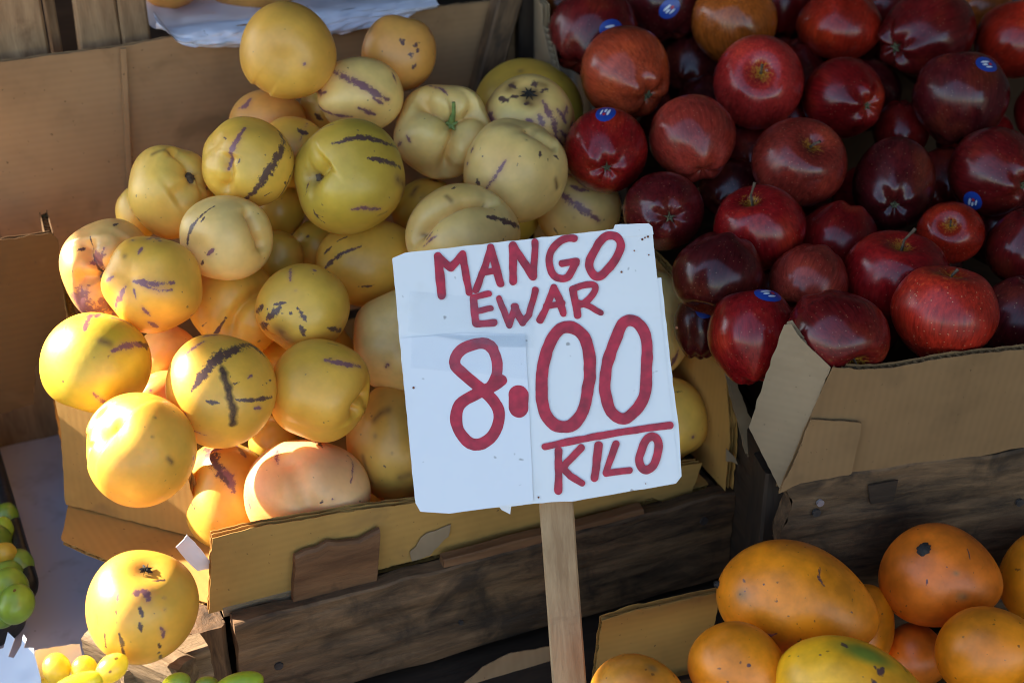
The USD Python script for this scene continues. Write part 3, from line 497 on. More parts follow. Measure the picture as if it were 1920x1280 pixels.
obj('board', bent(sgeo(rough(bd, .006, .0005, 3).buffer(-.0012).buffer(.0012), -.011, 0)), 'sign_paper', sg, smooth=40)
obj('paper_patch', bent(sgeo(rough(spoly([(752, 634), (868, 624), (985, 627), (992, 760), (1000, 938), (930, 950), (842, 962), (788, 958), (779, 942), (765, 800)]), .006, .0005, 5), .0002, .0008)), 'patch_paper', sg, smooth=40)
obj('paper_patch', bent(sgeo(rough(spoly([(1000, 560), (1240, 520), (1262, 720), (1273, 800), (1278, 893), (1268, 906), (1072, 940), (1003, 941), (992, 760)]), .006, .0004, 6), -.0018, -.0004)), 'sign_paper', sg, smooth=40)
obj('paper_patch', bent(sgeo(rough(spoly([(1150, 428), (1153, 421), (1216, 419), (1223, 426), (1225, 440), (1150, 446)]), .006, .0004, 7), .0001, .0006)), 'sign_paper', sg, smooth=40)
for pts in ([(768, 546), (1000, 566), (1000, 652), (935, 650), (765, 622)], [(772, 628), (990, 628), (992, 712), (900, 700), (770, 690)]):
    obj('clear_tape', bent(sgeo(spoly(pts), .0012, .00125)), 'tape', sg, smooth=True)
# torn corner of tape under the lower edge
obj('torn_corner', sgeo(rough(spoly([(926, 940), (960, 936), (957, 966), (941, 958)]), .004, .0005, 4), -.008, -.0074), 'patch_paper', sg, smooth=40)
LET = [('M', [(14.5, [(820.6, 481.6), (825.1, 517.8), (827.9, 554.1)]), (-12.7, [(820.6, 479.8), (844.6, 502.0), (867.3, 477.0)]), (12.7, [(867.3, 477.0), (873.2, 513.3), (879.5, 547.3)])]), ('A', [(11.8, [(919.4, 463.4), (910.3, 499.7), (892.2, 543.2)]), (12.7, [(919.4, 463.4), (929.4, 497.4), (938.4, 531.4)]), (10.0, [(903.5, 512.4), (930.7, 506.9)])]), ('N', [(12.7, [(962.4, 528.7), (962.0, 495.2), (961.5, 460.7)]), (-13.6, [(961.5, 460.7), (1000.1, 518.7)]), (11.8, [(1000.1, 519.6), (1001.9, 486.1), (1003.2, 453.5)])]), ('G', [(12.2, [(1076.2, 448.0), (1053.1, 450.8), (1034.5, 468.0), (1030.0, 499.7), (1040.8, 518.7), (1062.1, 520.5), (1072.6, 506.9), (1079.8, 493.4)]), (10.9, [(1080.7, 489.7), (1053.1, 494.3)])]), ('O', [(13.6, [(1139.2, 442.6), (1115.2, 468.0), (1105.2, 500.6), (1119.7, 518.7), (1139.2, 505.1), (1159.6, 477.0), (1161.8, 450.8), (1150.5, 441.7), (1139.2, 442.6)])]), ('E', [(12.7, [(887.7, 560.9), (889.5, 585.8), (891.3, 606.2)]), (10.9, [(886.8, 558.6), (917.1, 550.5)]), (10.0, [(890.4, 584.9), (919.4, 577.6)]), (11.8, [(892.2, 607.5), (926.2, 604.8)])]), ('W', [(10.9, [(935.3, 559.5), (944.8, 581.3), (954.7, 608.5)]), (11.8, [(954.7, 608.5), (967.0, 574.5)]), (11.8, [(964.7, 574.5), (980.6, 604.8)]), (10.9, [(980.6, 604.8), (991.9, 590.3), (1004.6, 544.1)])]), ('A', [(11.8, [(1038.1, 538.7), (1025.9, 572.2), (1012.3, 600.3)]), (11.8, [(1038.1, 538.7), (1047.2, 558.6), (1056.2, 586.7)]), (10.0, [(1022.7, 574.0), (1054.4, 568.6)])]), ('R', [(12.7, [(1074.4, 543.2), (1078.9, 567.7), (1082.5, 590.3)]), (10.9, [(1074.4, 544.1), (1096.1, 535.0), (1116.1, 536.9), (1110.6, 553.2), (1083.4, 568.6)]), (10.0, [(1083.4, 566.8), (1105.2, 574.5), (1126.0, 585.8)])]), ('8', [(19.0, [(923.9, 653.8), (908.1, 643.3), (883.1, 647.0), (858.2, 662.8), (852.3, 681.0), (869.5, 701.4), (901.3, 728.5), (924.8, 751.2), (936.2, 776.1), (930.7, 803.3), (912.6, 826.0), (885.4, 832.8), (865.0, 814.6), (855.0, 785.2), (862.7, 758.0), (887.7, 740.8), (919.4, 726.3), (939.8, 712.7)]), (17.2, [(919.4, 647.0), (929.4, 667.4), (933.0, 694.6), (919.4, 724.0)])]), ('.', [(32.6, [(972.0, 740.8), (972.4, 763.4)])]), ('0', [(19.9, [(1057.6, 613.0), (1034.9, 635.6), (1019.1, 681.0), (1015.9, 735.3), (1022.7, 776.1), (1041.7, 796.5), (1066.7, 798.8), (1084.8, 785.2), (1099.8, 744.4), (1106.1, 690.0), (1101.6, 649.2), (1087.1, 622.1), (1071.2, 613.9), (1057.6, 613.0)])]), ('0', [(19.0, [(1177.7, 600.3), (1157.3, 626.6), (1141.4, 671.9), (1134.2, 717.2), (1139.2, 758.0), (1155.0, 780.7), (1168.6, 785.2), (1186.8, 773.9), (1207.2, 744.4), (1211.7, 694.6), (1213.0, 653.8), (1207.2, 622.1), (1193.6, 603.9), (1177.7, 600.3)])]), ('_', [(11.8, [(1021.8, 836.9), (1064.4, 828.2), (1127.8, 816.0), (1195.8, 804.7), (1257.0, 797.0)])]), ('K', [(12.7, [(1047.2, 844.1), (1047.2, 880.4), (1046.3, 919.3)]), (11.8, [(1089.3, 838.7), (1055.3, 875.8)]), (11.8, [(1054.4, 874.0), (1068.9, 891.7), (1090.7, 904.8)])]), ('I', [(13.6, [(1122.4, 834.1), (1118.8, 862.2), (1115.2, 894.9)])]), ('L', [(11.8, [(1155.0, 831.4), (1145.1, 857.7), (1136.0, 885.8)]), (10.9, [(1136.0, 886.7), (1159.6, 883.1), (1180.0, 881.3)])]), ('O', [(13.6, [(1218.5, 818.7), (1204.0, 839.6), (1199.4, 866.8), (1207.6, 880.4), (1220.7, 875.8), (1231.2, 853.2), (1233.9, 830.5), (1227.5, 819.6), (1218.5, 818.7)])])]
for k, (nm, strokes) in enumerate(LET):
    shp = []
    for wd, pts in strokes:
        p = np.array(pts, float)
        if len(p) > 3 and wd > 0:   # a flowing brush line
            from scipy.interpolate import splprep, splev
            cl = bool(np.hypot(*(p[0] - p[-1])) < 1)
            try:
                tck, _ = splprep(p.T, s=0, per=int(cl), k=3 if len(p) > 4 else 2); p = np.stack(splev(np.linspace(0, 1, 60), tck), 1)
            except ValueError: pass
        wd = abs(wd) * 1.14
        shp.append(LineString([((x - 1000) * K_, -(y - 690) * K_) for x, y in p]).buffer(wd / 2 * K_, quad_segs=6))
    g = unary_union(shp)
    parts = []
    for gg in getattr(g, 'geoms', [g]):
        def wob(rg): 
            ls = LineString(rg.coords); q = np.array([ls.interpolate(d).coords[0] for d in np.arange(0, ls.length, .0009)])
            w3 = np.stack([q[:, 0] * 140, q[:, 1] * 140, 0 * q[:, 0] + k], 1)
            return q + (np.stack([MT.fbm(w3, 2, 1), MT.fbm(w3, 2, 2)], 1) - .5) * .0010
        parts.append(Polygon(wob(gg.exterior), [wob(r) for r in gg.interiors if r.length > .004]).buffer(0))
    g = unary_union(parts)
    obj('painted_dot' if nm == '.' else 'painted_line' if nm == '_' else 'painted_letter', bent(sgeo(g, .0009, .00102)), 'sign_red', sg, smooth=40, label=None)
# staining and rust at the corners
rs = np.random.RandomState(5)
for k in range(16):
    x, y = (1180 + rs.rand() * 38, 432 + rs.rand() ** 2 * 50) if k < 11 else (775 + 500 * rs.rand(), 500 + 440 * rs.rand())
    obj('rust_fleck', sgeo(rough(Point((x - 1000) * K_, -(y - 690) * K_).buffer(.0004 + .0007 * rs.rand()), .0006, .0004, k), .0007, .0010), 'rust', sg, smooth=False)
s0, s1, s2, s3 = (np.array(sp(x, y, -.0115)) for x, y in ((1008, 900), (1073, 895), (1110, 1400), (1045, 1400)))
plank('stick', s3, s0 - s3, s2 - s3, -BACK * .014, 'pale_wood', sg, seed=101, amp=.0008, cham=.0012, step=.01)
# ---------------------------------------------------------------- the fruit
ICO = trimesh.creation.icosphere(5); DIR = np.array(ICO.vertices); FAC = np.array(ICO.faces)
ICO4 = trimesh.creation.icosphere(4)
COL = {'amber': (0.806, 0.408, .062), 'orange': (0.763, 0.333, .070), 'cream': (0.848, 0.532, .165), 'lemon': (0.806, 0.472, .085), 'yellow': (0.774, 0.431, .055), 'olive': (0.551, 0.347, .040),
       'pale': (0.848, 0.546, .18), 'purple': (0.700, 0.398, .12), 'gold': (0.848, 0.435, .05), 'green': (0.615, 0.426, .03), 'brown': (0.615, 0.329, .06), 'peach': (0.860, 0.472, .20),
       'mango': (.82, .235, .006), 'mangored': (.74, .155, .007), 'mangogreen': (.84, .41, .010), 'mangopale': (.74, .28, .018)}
def arc_dist(D, pts):
    """distance on the unit sphere from directions D to a polyline of directions"""
    P = np.array(pts); best = np.full(len(D), 9.); par = np.zeros(len(D)); n = max(1, len(P) - 1)
    for k in range(n):
        a, b = P[k], P[min(k + 1, len(P) - 1)]; ab = b - a; L = ab @ ab
        t = np.clip(((D - a) @ ab) / L, 0, 1) if L > 1e-9 else np.zeros(len(D))
        d = np.linalg.norm(D - (a + t[:, None] * ab), axis=1)
        m = d < best; best[m] = d[m]; par[m] = (k + t[m]) / n
    return best, par
def onsphere(pts):
    o = []
    for u, v in pts:
        r = math.hypot(u, v)
        if r > .985: u, v, r = u / r * .985, v / r * .985, .985
        o.append((u, v, math.sqrt(1 - r * r)))
    return o
def parse(s):
    out = []
    for tok in s.split('|'):
        if not tok: continue
        h, _, body = tok.partition(':'); pts = [tuple(float(x) / 100 for x in q.split(',')) for q in body.split(';')]
        out.append((h, pts))
    return out
def swell(D, seed, n=7, freq=2.2):
    """a smooth slow unevenness in [-1, 1] without any cells"""
    rs = np.random.RandomState(seed * 13 + 5); K = rs.normal(size=(n, 3)); K *= (freq * (.6 + .8 * rs.rand(n)) / np.linalg.norm(K, axis=1))[:, None]
    return np.sin(D @ K.T + rs.rand(n) * 6.28).sum(1) / math.sqrt(n) / 1.3
def face_frame(f):
    az, el = math.radians(f[0]), math.radians(f[1])
    w = np.array((math.sin(az) * math.cos(el), -math.cos(az) * math.cos(el), math.sin(el)))
    u = unit(np.cross((0, 0, 1), w)); return np.stack([u, np.cross(w, u), w])      # rows: right, up, out
def fit(P, rx, ry, rot=0):
    """scales a shape so that it is rx wide and ry tall as it lies"""
    lo, hi = P.min(0), P.max(0); c = (lo + hi) / 2; h = (hi - lo) / 2
    return c, np.array((rx / h[0], ry / h[1], math.sqrt(rx * ry) / h[2]))
def smooth01(x): x = np.clip(x, 0, 1); return x * x * (3 - 2 * x)
def blob(center, frame, pts, sizes, seed):
    pass
def disc(Pc, nrm, r, seed, spikes=0, h=.0012, n=22):
    """a small ragged crusted disc (stem scar) or star calyx standing proud of the skin"""
    nrm = unit(nrm); a = unit(np.cross(nrm, (.3, .1, .9))); b = np.cross(nrm, a); rs = np.random.RandomState(seed)
    an = np.arange(n) * 2 * np.pi / n; rr = r * (.8 + .35 * rs.rand(n))
    if spikes: rr = r * np.where(np.arange(n) % 3 == 0, 1.25, .5) * (.8 + .4 * rs.rand(n))
    v = [Pc + nrm * h]; f = []
    for k in range(n): v.append(Pc + (a * math.cos(an[k]) + b * math.sin(an[k])) * rr[k] * .6 + nrm * h * (1.2 + .8 * rs.rand()))
    for k in range(n): v.append(Pc + (a * math.cos(an[k]) + b * math.sin(an[k])) * rr[k] + nrm * (h * (1.6 * rs.rand() if spikes else 0) - .0004))
    for k in range(n):
        q = (k + 1) % n; f += [(0, 1 + k, 1 + q), (1 + k, 1 + n + k, 1 + n + q), (1 + k, 1 + n + q, 1 + q)]
    return trimesh.Trimesh(np.array(v), np.array(f), process=False)
def soft_fruit(name, cat, mt, P, r3, face, col, label, marks, feats, seed, rot=0, group=None, mango=False):
    fr = face_frame(face); P = np.asarray(P, float); rx, ry = r3; R = math.sqrt(rx * ry)
    D = DIR; q = D * 1.15 + seed * 5.3
    rad = 1 + swell(D, seed) * (.026 if not mango else .014)
    if not mango:   # three soft lobes round the stem end, a shallow hollow there and a blunter tip
        kp = [onsphere(pp[:1])[0] for h, pp in feats if h[0] in 'sxgd']; rs = np.random.RandomState(seed * 7)
        pole = unit(kp[0]) if kp else unit(rs.normal(size=3) * (1, 1, .6)); a_ = unit(np.cross(pole, (.3, .5, .8))); b_ = np.cross(pole, a_)
        cz = D @ pole; ph = np.arctan2(D @ b_, D @ a_); th = np.arccos(np.clip(cz, -1, 1)); k3 = 3 + seed % 3
        rad = rad * (1 + (.018 + .018 * rs.rand()) * np.cos(k3 * ph + seed) * np.sin(th) ** 1.5 * (1 + .5 * cz) - .09 * np.exp(-(th / .36) ** 2) + .03 * np.exp(-((th - .75) / .4) ** 2) - .05 * np.exp(-((np.pi - th) / .5) ** 2)) * (1 + .05 * cz)
    pts = D * rad[:, None]
    if mango:     # long drupe: broad shoulder left, narrower beak right
        pts = pts * np.array((1, 1, .92)); x = pts[:, 0]
        k = 1 - .16 * np.clip(x, -1, 1) - .06 * x * x; pts[:, 1] *= k; pts[:, 2] *= k; pts[:, 1] += .05 * x - .07 * x * x
    for h, pp in feats:
        if h[0] == 'c':
            dep, w = (float(a) for a in h[1:].split(',')); w /= 100
            d, par = arc_dist(D, onsphere(pp)); tp = smooth01(np.minimum(par, 1 - par) * 5 + .25)
            pts *= (1 - dep * .016 * tp * (.55 * np.exp(-(d / (w * .7)) ** 2) + .45 * np.exp(-(d / (w * 2.0)) ** 2)))[:, None]
        if h[0] == 'd':
            rr, dep = (float(a) / 100 for a in h[1:].split(','))
            d, _ = arc_dist(D, onsphere(pp)); pts *= (1 - dep * np.exp(-(d / rr) ** 2))[:, None]
        if h[0] == 's':
            d, _ = arc_dist(D, onsphere(pp)); pts *= (1 - .09 * np.exp(-(d / .17) ** 2))[:, None]
        if h[0] == 'g':
            d, _ = arc_dist(D, onsphere(pp)); pts *= (1 - .22 * np.exp(-(d / .30) ** 2))[:, None]
    cr, sr = math.cos(math.radians(rot)), math.sin(math.radians(rot)); RM = np.array(((cr, -sr, 0), (sr, cr, 0), (0, 0, 1)))
    Dr = D @ RM.T; pts = pts @ RM.T
    if not mango: c, s = fit(pts, rx, ry); pts = (pts - c) * s
    else:
        pts = pts * np.array((1, 1, 1)); c = (pts.max(0) + pts.min(0)) / 2; pts = (pts - c); pl = pts @ RM; l = (pl.max(0) - pl.min(0)) / 2
        pl *= np.array((rx, ry, ry * .97)) / l; pts = pl @ RM.T
    V = P + pts @ fr
    # skin colour: base tone drifting over the fruit, warm and green blushes, faint lines
    base = np.array(COL[col]); n1 = .5 + .22 * swell(D, seed + 3, 9, 3.0)[:, None]; n2 = .5 + .12 * swell(D, seed + 7, 9, 3.4)[:, None]
    tint = base * (1 + (n1 - .5) * .45)
    if mango:
        red = np.array((.50, .115, .012)); t = smooth01((n2 - .42) * 3.4) * .8; tint = tint * (1 - t) + red * t
    else:
        warm = np.array((.70, .33, .05)); t = smooth01((n2 - .45) * 4) * .58; tint = tint * (1 - t) + warm * t
        gn = np.array((.42, .40, .07)); t = smooth01((.5 - n2) * 4) * .28; tint = tint * (1 - t) + gn * t
    stk = np.zeros(len(D)); dark = np.zeros(len(D)); scab = np.zeros(len(D))
    for h, pp in marks:
        w = float(h[1:]) / 100 * 1.75; d, par = arc_dist(Dr, onsphere(pp))
        if h[0] in 'kpr':
            wt = w * (.55 + .6 * np.sin(np.pi * np.clip(par, .04, .96))) if len(pp) > 1 else w * 1.1
            s = np.clip(1.02 - .5 * d / np.maximum(wt, .018), 0, 1.2); nw = s > stk; stk = np.maximum(stk, s)
            dark[nw & (d < wt * 4)] = {'k': .82, 'p': .15, 'r': .0}[h[0]]
            if h[0] in 'pr':
                t = (np.exp(-(d / (wt * 2.0)) ** 2) * .42)[:, None]; tint = tint * (1 - t) + np.array((.42, .16, .11)) * t
        elif h[0] == 'B': scab = np.maximum(scab, np.clip(1.1 - .5 * d / w, 0, 1.1))
        elif h[0] == 'b':
            t = (np.exp(-(d / (w * 1.5)) ** 2) * .8)[:, None]; tint = tint * (1 - t) + np.array((.26, .13, .04)) * t; scab = np.maximum(scab, .42 * np.exp(-(d / w) ** 2))
    for h, pp in feats:
        k = h[0]
        if k == 'h': d, _ = arc_dist(Dr, onsphere(pp[:1])); t = (np.exp(-(d / .55) ** 2) * .55)[:, None]; tint = tint * (1 - t) + np.array((.74, .40, .06)) * t
        if k == 'R': d, _ = arc_dist(Dr, onsphere(pp[:1])); t = (np.exp(-(d / .6) ** 2) * .6)[:, None]; tint = tint * (1 - t) + np.array((.66, .31, .14)) * t
        if k == 'G': d, _ = arc_dist(Dr * (1, 1.8, 1), [np.array(onsphere(pp[:1])[0]) * (1, 1.8, 1)]); t = smooth01(1.25 - d / .42)[:, None] * .9; tint = tint * (1 - t) + np.array((.10, .17, .02)) * t
        if k in 'sx': d, _ = arc_dist(Dr, onsphere(pp[:1])); t = (np.exp(-(d / .22) ** 2) * .6)[:, None]; tint = tint * (1 - t) + np.array((.30, .17, .06)) * t
    low = V[:, 2].min(); loc = (P[0], P[1], low)
    o = thing(name, label, cat, loc, group)
    obj('skin', trimesh.Trimesh(V, FAC, process=False), mt, o, smooth=True, prim={'tint': np.clip(tint, 0, .95), 'streak': stk, 'dark': np.clip(dark, 0, 1), 'scab': scab})
    for h, pp in feats:
        if h[0] in 'sgxt':
            dd = np.array(onsphere(pp[:1])[0]); i = int(np.argmax(Dr @ dd)); pos = V[i]; nrm = unit((Dr[i]) @ fr)
            sz = float(h[1:] or 10) / 100 * R
            if h[0] == 's': obj('stem_scar', disc(pos, nrm, sz, seed), 'stem_brown', o, smooth=True)
            if h[0] == 't': obj('stem_scar', disc(pos, nrm, sz, seed, h=.0018), 'calyx_black', o, smooth=True)
            if h[0] == 'x': obj('calyx', disc(pos, nrm, sz * 1.15, seed, spikes=1, h=.0022, n=24), 'calyx_black', o, smooth=False)
            if h[0] == 'g':
                tip = pos + (fr[1] * .9 + fr[2] * .55 + fr[0] * .12) * .020
                obj('stem', tube([pos - nrm * .003, pos + nrm * .004 + fr[1] * .005, pos * .45 + tip * .55 + fr[0] * .001, tip], [.0034, .0026, .0017, .0015], 9), 'stem_green', o, smooth=True)
                cal = [tube([pos, pos + (fr[0] * math.cos(a) + fr[1] * math.sin(a)) * .0035 + fr[2] * .001, pos + (fr[0] * math.cos(a) + fr[1] * math.sin(a)) * .006 + fr[2] * .002], [.0024, .0018, .0004], 6) for a in (.3, 1.7, 2.9, 4.1, 5.2)]
                obj('calyx', trimesh.util.concatenate(cal), 'stem_green', o, smooth=True)
    return o
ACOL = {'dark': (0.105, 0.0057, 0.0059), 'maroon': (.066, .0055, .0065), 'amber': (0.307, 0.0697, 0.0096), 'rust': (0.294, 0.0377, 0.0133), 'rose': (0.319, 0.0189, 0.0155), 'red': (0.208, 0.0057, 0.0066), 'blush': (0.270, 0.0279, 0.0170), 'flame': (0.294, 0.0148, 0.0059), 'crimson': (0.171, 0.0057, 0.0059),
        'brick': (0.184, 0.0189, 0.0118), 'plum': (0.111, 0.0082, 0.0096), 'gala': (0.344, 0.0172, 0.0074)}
def apple(P, r2, face, col, label, pole, flags, stick, seed, group=None):
    fr = face_frame(face); P = np.asarray(P, float); rx, ry = r2; R = math.sqrt(rx * ry)
    pole = unit(pole); a = unit(np.cross(pole, (.31, .2, .93) if abs(pole[2]) < .9 else (1, 0, 0))); b = np.cross(pole, a); Q = np.stack([a, b, pole])   # rows: apple axes in the face frame
    L = DIR; th = np.arccos(np.clip(L[:, 2], -1, 1)); ph = np.arctan2(L[:, 1], L[:, 0]); tb = np.pi - th
    lob = 1.9 if 'lobes' in flags else 1.0
    rad = 1 + .03 * np.cos(5 * ph + seed) * np.exp(-(tb / .75) ** 2) * lob - .30 * np.exp(-(th / .30) ** 2) - (.17 + .05 * (lob > 1)) * np.exp(-(tb / .24) ** 2) + .05 * np.exp(-((th - .62) / .35) ** 2) + .035 * np.exp(-((tb - .5) / .3) ** 2) * (1 + .5 * np.cos(5 * ph + seed) * lob)
    rad += swell(L, seed) * .018
    X = L * rad[:, None]; tp = 1 - .09 * smooth01((-X[:, 2] + .2) / 1.1); X[:, 0] *= tp; X[:, 1] *= tp; X[:, 2] *= .98 if lob == 1 else 1.15
    F = X @ Q; c, s = fit(F, rx, ry); F = (F - c) * s; V = P + F @ fr; Df = L @ Q
    base = np.array(ACOL[col]); n1 = meshkit.fbm(L * (1.4, 1.4, 1.0) + seed * 2.9, 3, seed + 1)
    tint = base * (1 + (n1[:, None] - .5) * 1.1) + np.array((.05, .012, .0)) * smooth01((n1 - .5) * 3)[:, None]
    ye = {'amber': .30, 'flame': .22, 'gala': .30, 'rose': .05, 'rust': .14}.get(col, -.25)
    yel = ye * smooth01((meshkit.fbm(L * 1.1 + seed * 1.3 + 9, 2, seed + 5) - .40) * 5) + .72 * np.exp(-(th / (.40 if 'stem' in flags else .25)) ** 2) + .35 * np.exp(-(tb / .26) ** 2) - .12
    if col == 'gala': yel += .45 * smooth01((tb < 1.6) * (1.6 - tb) / 1.2)
    o = thing('red_apple', label, 'apple', (P[0], P[1], V[:, 2].min()), group)
    mt = 'apple_skin_dotted' if ('dots' in flags) else 'apple_skin'
    obj('skin', trimesh.Trimesh(V, FAC, process=False), mt, o, smooth=True, prim={'tint': np.clip(tint, .002, .9), 'yellow': yel, 'pc': L + seed * .61})
    if 'stem' in flags:
        i = int(np.argmax(L[:, 2])); p0 = V[i]; ax = pole @ fr; side = a @ fr
        ln = R * (.50 if 'longstem' in flags else .26)
        obj('stem', tube([p0 - ax * .001, p0 + ax * ln * .5 + side * ln * .05, p0 + ax * ln + side * ln * .42], [R * .034, R * .024, R * .036], 8), 'stem_brown', o, smooth=True)
    if 'calyx' in flags:
        i = int(np.argmin(L[:, 2])); ax = -pole @ fr
        obj('calyx', disc(V[i], ax, R * .13, seed, spikes=1, h=R * .05, n=15), 'calyx_green', o, smooth=False)
    if stick:
        d0 = np.array(onsphere([stick])[0])
        # push the sticker onto the nearest skin and let it follow the curve
        F2 = F / np.linalg.norm(F, axis=1, keepdims=True)
        i = int(np.argmin(np.linalg.norm((F[:, :2] / (rx, ry) - np.array(stick)), axis=1) + (F[:, 2] < 0) * 9 - F[:, 2] / R * .02)); n0 = unit(F[i])
        sa = unit(np.cross((math.sin(seed * 1.7), 1, math.cos(seed * 2.3)), n0)); sb = np.cross(n0, sa)
        from scipy.spatial import cKDTree
        tree = cKDTree(F2); ell = (.0115, .0085)
        def patch(ex, ey, lift, ox=0, oy=0, n=20):
            v = [(0, 0)] + [(rr * math.cos(q), rr * math.sin(q)) for rr in (.33, .66, .9, 1) for q in np.arange(n) * 2 * np.pi / n]
            pts = []
            for (x, y) in v:
                e = unit(n0 + sa * ((x * ex + ox) / R) + sb * ((y * ey + oy) / R)); dd, ii = tree.query(e, 6); w = 1 / (dd + 1e-4); rad_ = (np.linalg.norm(F[ii], axis=1) * w).sum() / w.sum()
                pts.append(P + (e * (rad_ + lift)) @ fr)
            f = [(0, 1 + k, 1 + (k + 1) % n) for k in range(n)]
            for g in range(3):
                for k in range(n): A_, B_ = 1 + g * n + k, 1 + g * n + (k + 1) % n; f += [(A_, A_ + n, B_ + n), (A_, B_ + n, B_)]
            return trimesh.Trimesh(np.array(pts), np.array(f), process=False)
        s_ = obj('sticker', patch(*ell, .0005), 'sticker_blue', o, smooth=True)
        obj('emblem', patch(.0046, .0011, .0008, -.001, .0022), 'sticker_white', s_, smooth=True)
        obj('emblem', patch(.0028, .0010, .0008, -.0025, -.0006), 'sticker_white', s_, smooth=True)
        obj('emblem', patch(.0036, .0008, .0008, .0005, -.0034), 'sticker_white', s_, smooth=True)
        obj('emblem', patch(.0018, .0014, .0009, .003, -.0006), 'sticker_red', s_, smooth=True)
    return o
GCOL = {'gy': (.66, .42, .05), 'gyg': (.50, .44, .035), 'gg': (.20, .34, .045), 'gd': (.14, .23, .03), 'gl': (.27, .42, .03)}
def grape(P, r2, face, col, label, rot, seed, scar, cat_='grape'):
    fr = face_frame(face); D = np.array(ICO4.vertices); rx, ry = r2; w = min(rx, ry)
    pts = D * (rx, ry, w) * (1 + (meshkit.fbm(D * 1.2 + seed, 2, seed)[:, None] - .5) * .06)
    cr, sr = math.cos(math.radians(rot)), math.sin(math.radians(rot)); pts = pts @ np.array(((cr, -sr, 0), (sr, cr, 0), (0, 0, 1))).T
    V = np.asarray(P) + pts @ fr
    t = np.array(GCOL[col]) * (1 + (meshkit.fbm(D * 1.5 + seed * 3, 3, seed)[:, None] - .5) * .5); sc = np.zeros(len(D))
    for (u, v, ww) in scar: sc = np.maximum(sc, np.clip(1 - .5 * np.linalg.norm(D - np.array(onsphere([(u, v)])[0]), axis=1) / ww, 0, 1))
    o = thing('grape', label, 'grape', (P[0], P[1], V[:, 2].min()))
    obj('skin', trimesh.Trimesh(V, ICO4.faces, process=False), 'grape_skin', o, smooth=True, prim={'tint': np.clip(t, 0, 1), 'scab': sc})
soft_fruit('pepino_melon', 'pepino', 'pepino_skin', (0.2702, 1.1290, 1.2177), (0.03994, 0.03994), (-13.46, 18.23), 'amber', 'big plain amber pepino on top of the heap against the back board', parse('r2:31,-26'), parse('h67:0,-83|c5,33:-78,-61;-44,-92'), 3)
soft_fruit('pepino_melon', 'pepino', 'pepino_skin', (0.3744, 1.1521, 1.1948), (0.03276, 0.03276), (-18.0, 18.5), 'orange', 'orange pepino pocked with black scabs beside the leaning stick', parse('k4:7,40;14,29|k3:39,23;53,29|k4:31,0|k4:41,-24;37,-31|k2:46,7;51,14|b4:-66,60;-46,83;-29,94|r2:74,57;83,46'), parse(''), 4)
soft_fruit('pepino_melon', 'pepino', 'pepino_skin', (0.3257, 1.1138, 1.1763), (0.03722, 0.03177), (-16.3, 20.06), 'cream', 'cream pepino with one broad pink-purple streak below the scabbed orange one', parse('p5:-77,63;-43,51;-4,26;30,-3;57,-20|p3:-96,19;-87,3;-77,7|p3:-99,-17;-82,-39;-43,-57;-28,-61|p3:-9,-37;11,-51;26,-59|p2:23,-14;45,-31|p2:74,54;84,26|k1:61,-49'), parse(''), 5)
soft_fruit('pepino_melon', 'pepino', 'pepino_skin', (0.2546, 1.1599, 1.1464), (0.03344, 0.02787), (-12.38, 20.91), 'orange', 'half hidden orange pepino under the big amber one', parse('r4:-64,47;-44,53;-31,72'), parse(''), 6)
soft_fruit('pepino_melon', 'pepino', 'pepino_skin', (0.3097, 1.1665, 1.1498), (0.02269, 0.02458), (-14.87, 20.46), 'lemon', 'sliver of a yellow pepino tucked behind the pink-streaked one', parse('k5:-46,-29;-25,-48'), parse(''), 7)
soft_fruit('pepino_melon', 'pepino', 'pepino_skin', (0.2125, 1.0535, 1.1566), (0.03658, 0.03616), (-11.4, 22.42), 'yellow', 'yellow pepino with a long jagged black stripe near the cardboard wall', parse('p3:-5,75;-17,58;-36,34;-48,8;-55,-9|k5:72,69;77,49;69,21;50,-5;27,-31;-3,-64;-20,-75|k2:97,-12;87,-36;69,-64;55,-80|k1:-21,14;-33,-5|k1:-55,64;-48,56|k1:41,-25;47,-31|k1:87,40;94,16;87,5|k1:24,54|k1:59,21;52,14|k2:71,-48;76,-54|k1:23,-72;41,-66'), parse('c14,16:-71,-56;-55,-42;-48,-16;-50,5;-43,28|h58:47,46'), 8)
soft_fruit('pepino_melon', 'pepino', 'pepino_skin', (0.2607, 1.1033, 1.1386), (0.03058, 0.02968), (-13.29, 22.15), 'yellow', 'yellow pepino wedged between the black-striped one and the big olive one', parse('k4:12,68;26,56;41,53|k1:-12,89|p2:40,80;18,35'), parse(''), 9)
soft_fruit('pepino_melon', 'pepino', 'pepino_skin', (0.2869, 1.0245, 1.1428), (0.04457, 0.04628), (-15.64, 23.25), 'olive', 'largest pepino, olive green-yellow with two dark bars', parse('k3:-18,56;5,64;34,64;61,57;86,48|k2:-32,54;-22,57|k3:30,31;48,29;70,22;89,13|p2:-5,-54;12,-52;34,-56;45,-57|k1:-89,2;-86,-26|k1:-72,-49;-64,-63;-53,-74|k1:-62,-61;-55,-65|b4:80,-7;93,-19;89,-33|b1:58,-63;43,-69|k1:61,-37;64,-41|p1:-67,65;-53,78;-26,85|k1:5,2'), parse('c16,15:-86,4;-70,6;-53,19;-41,30|s9:-84,2'), 10)
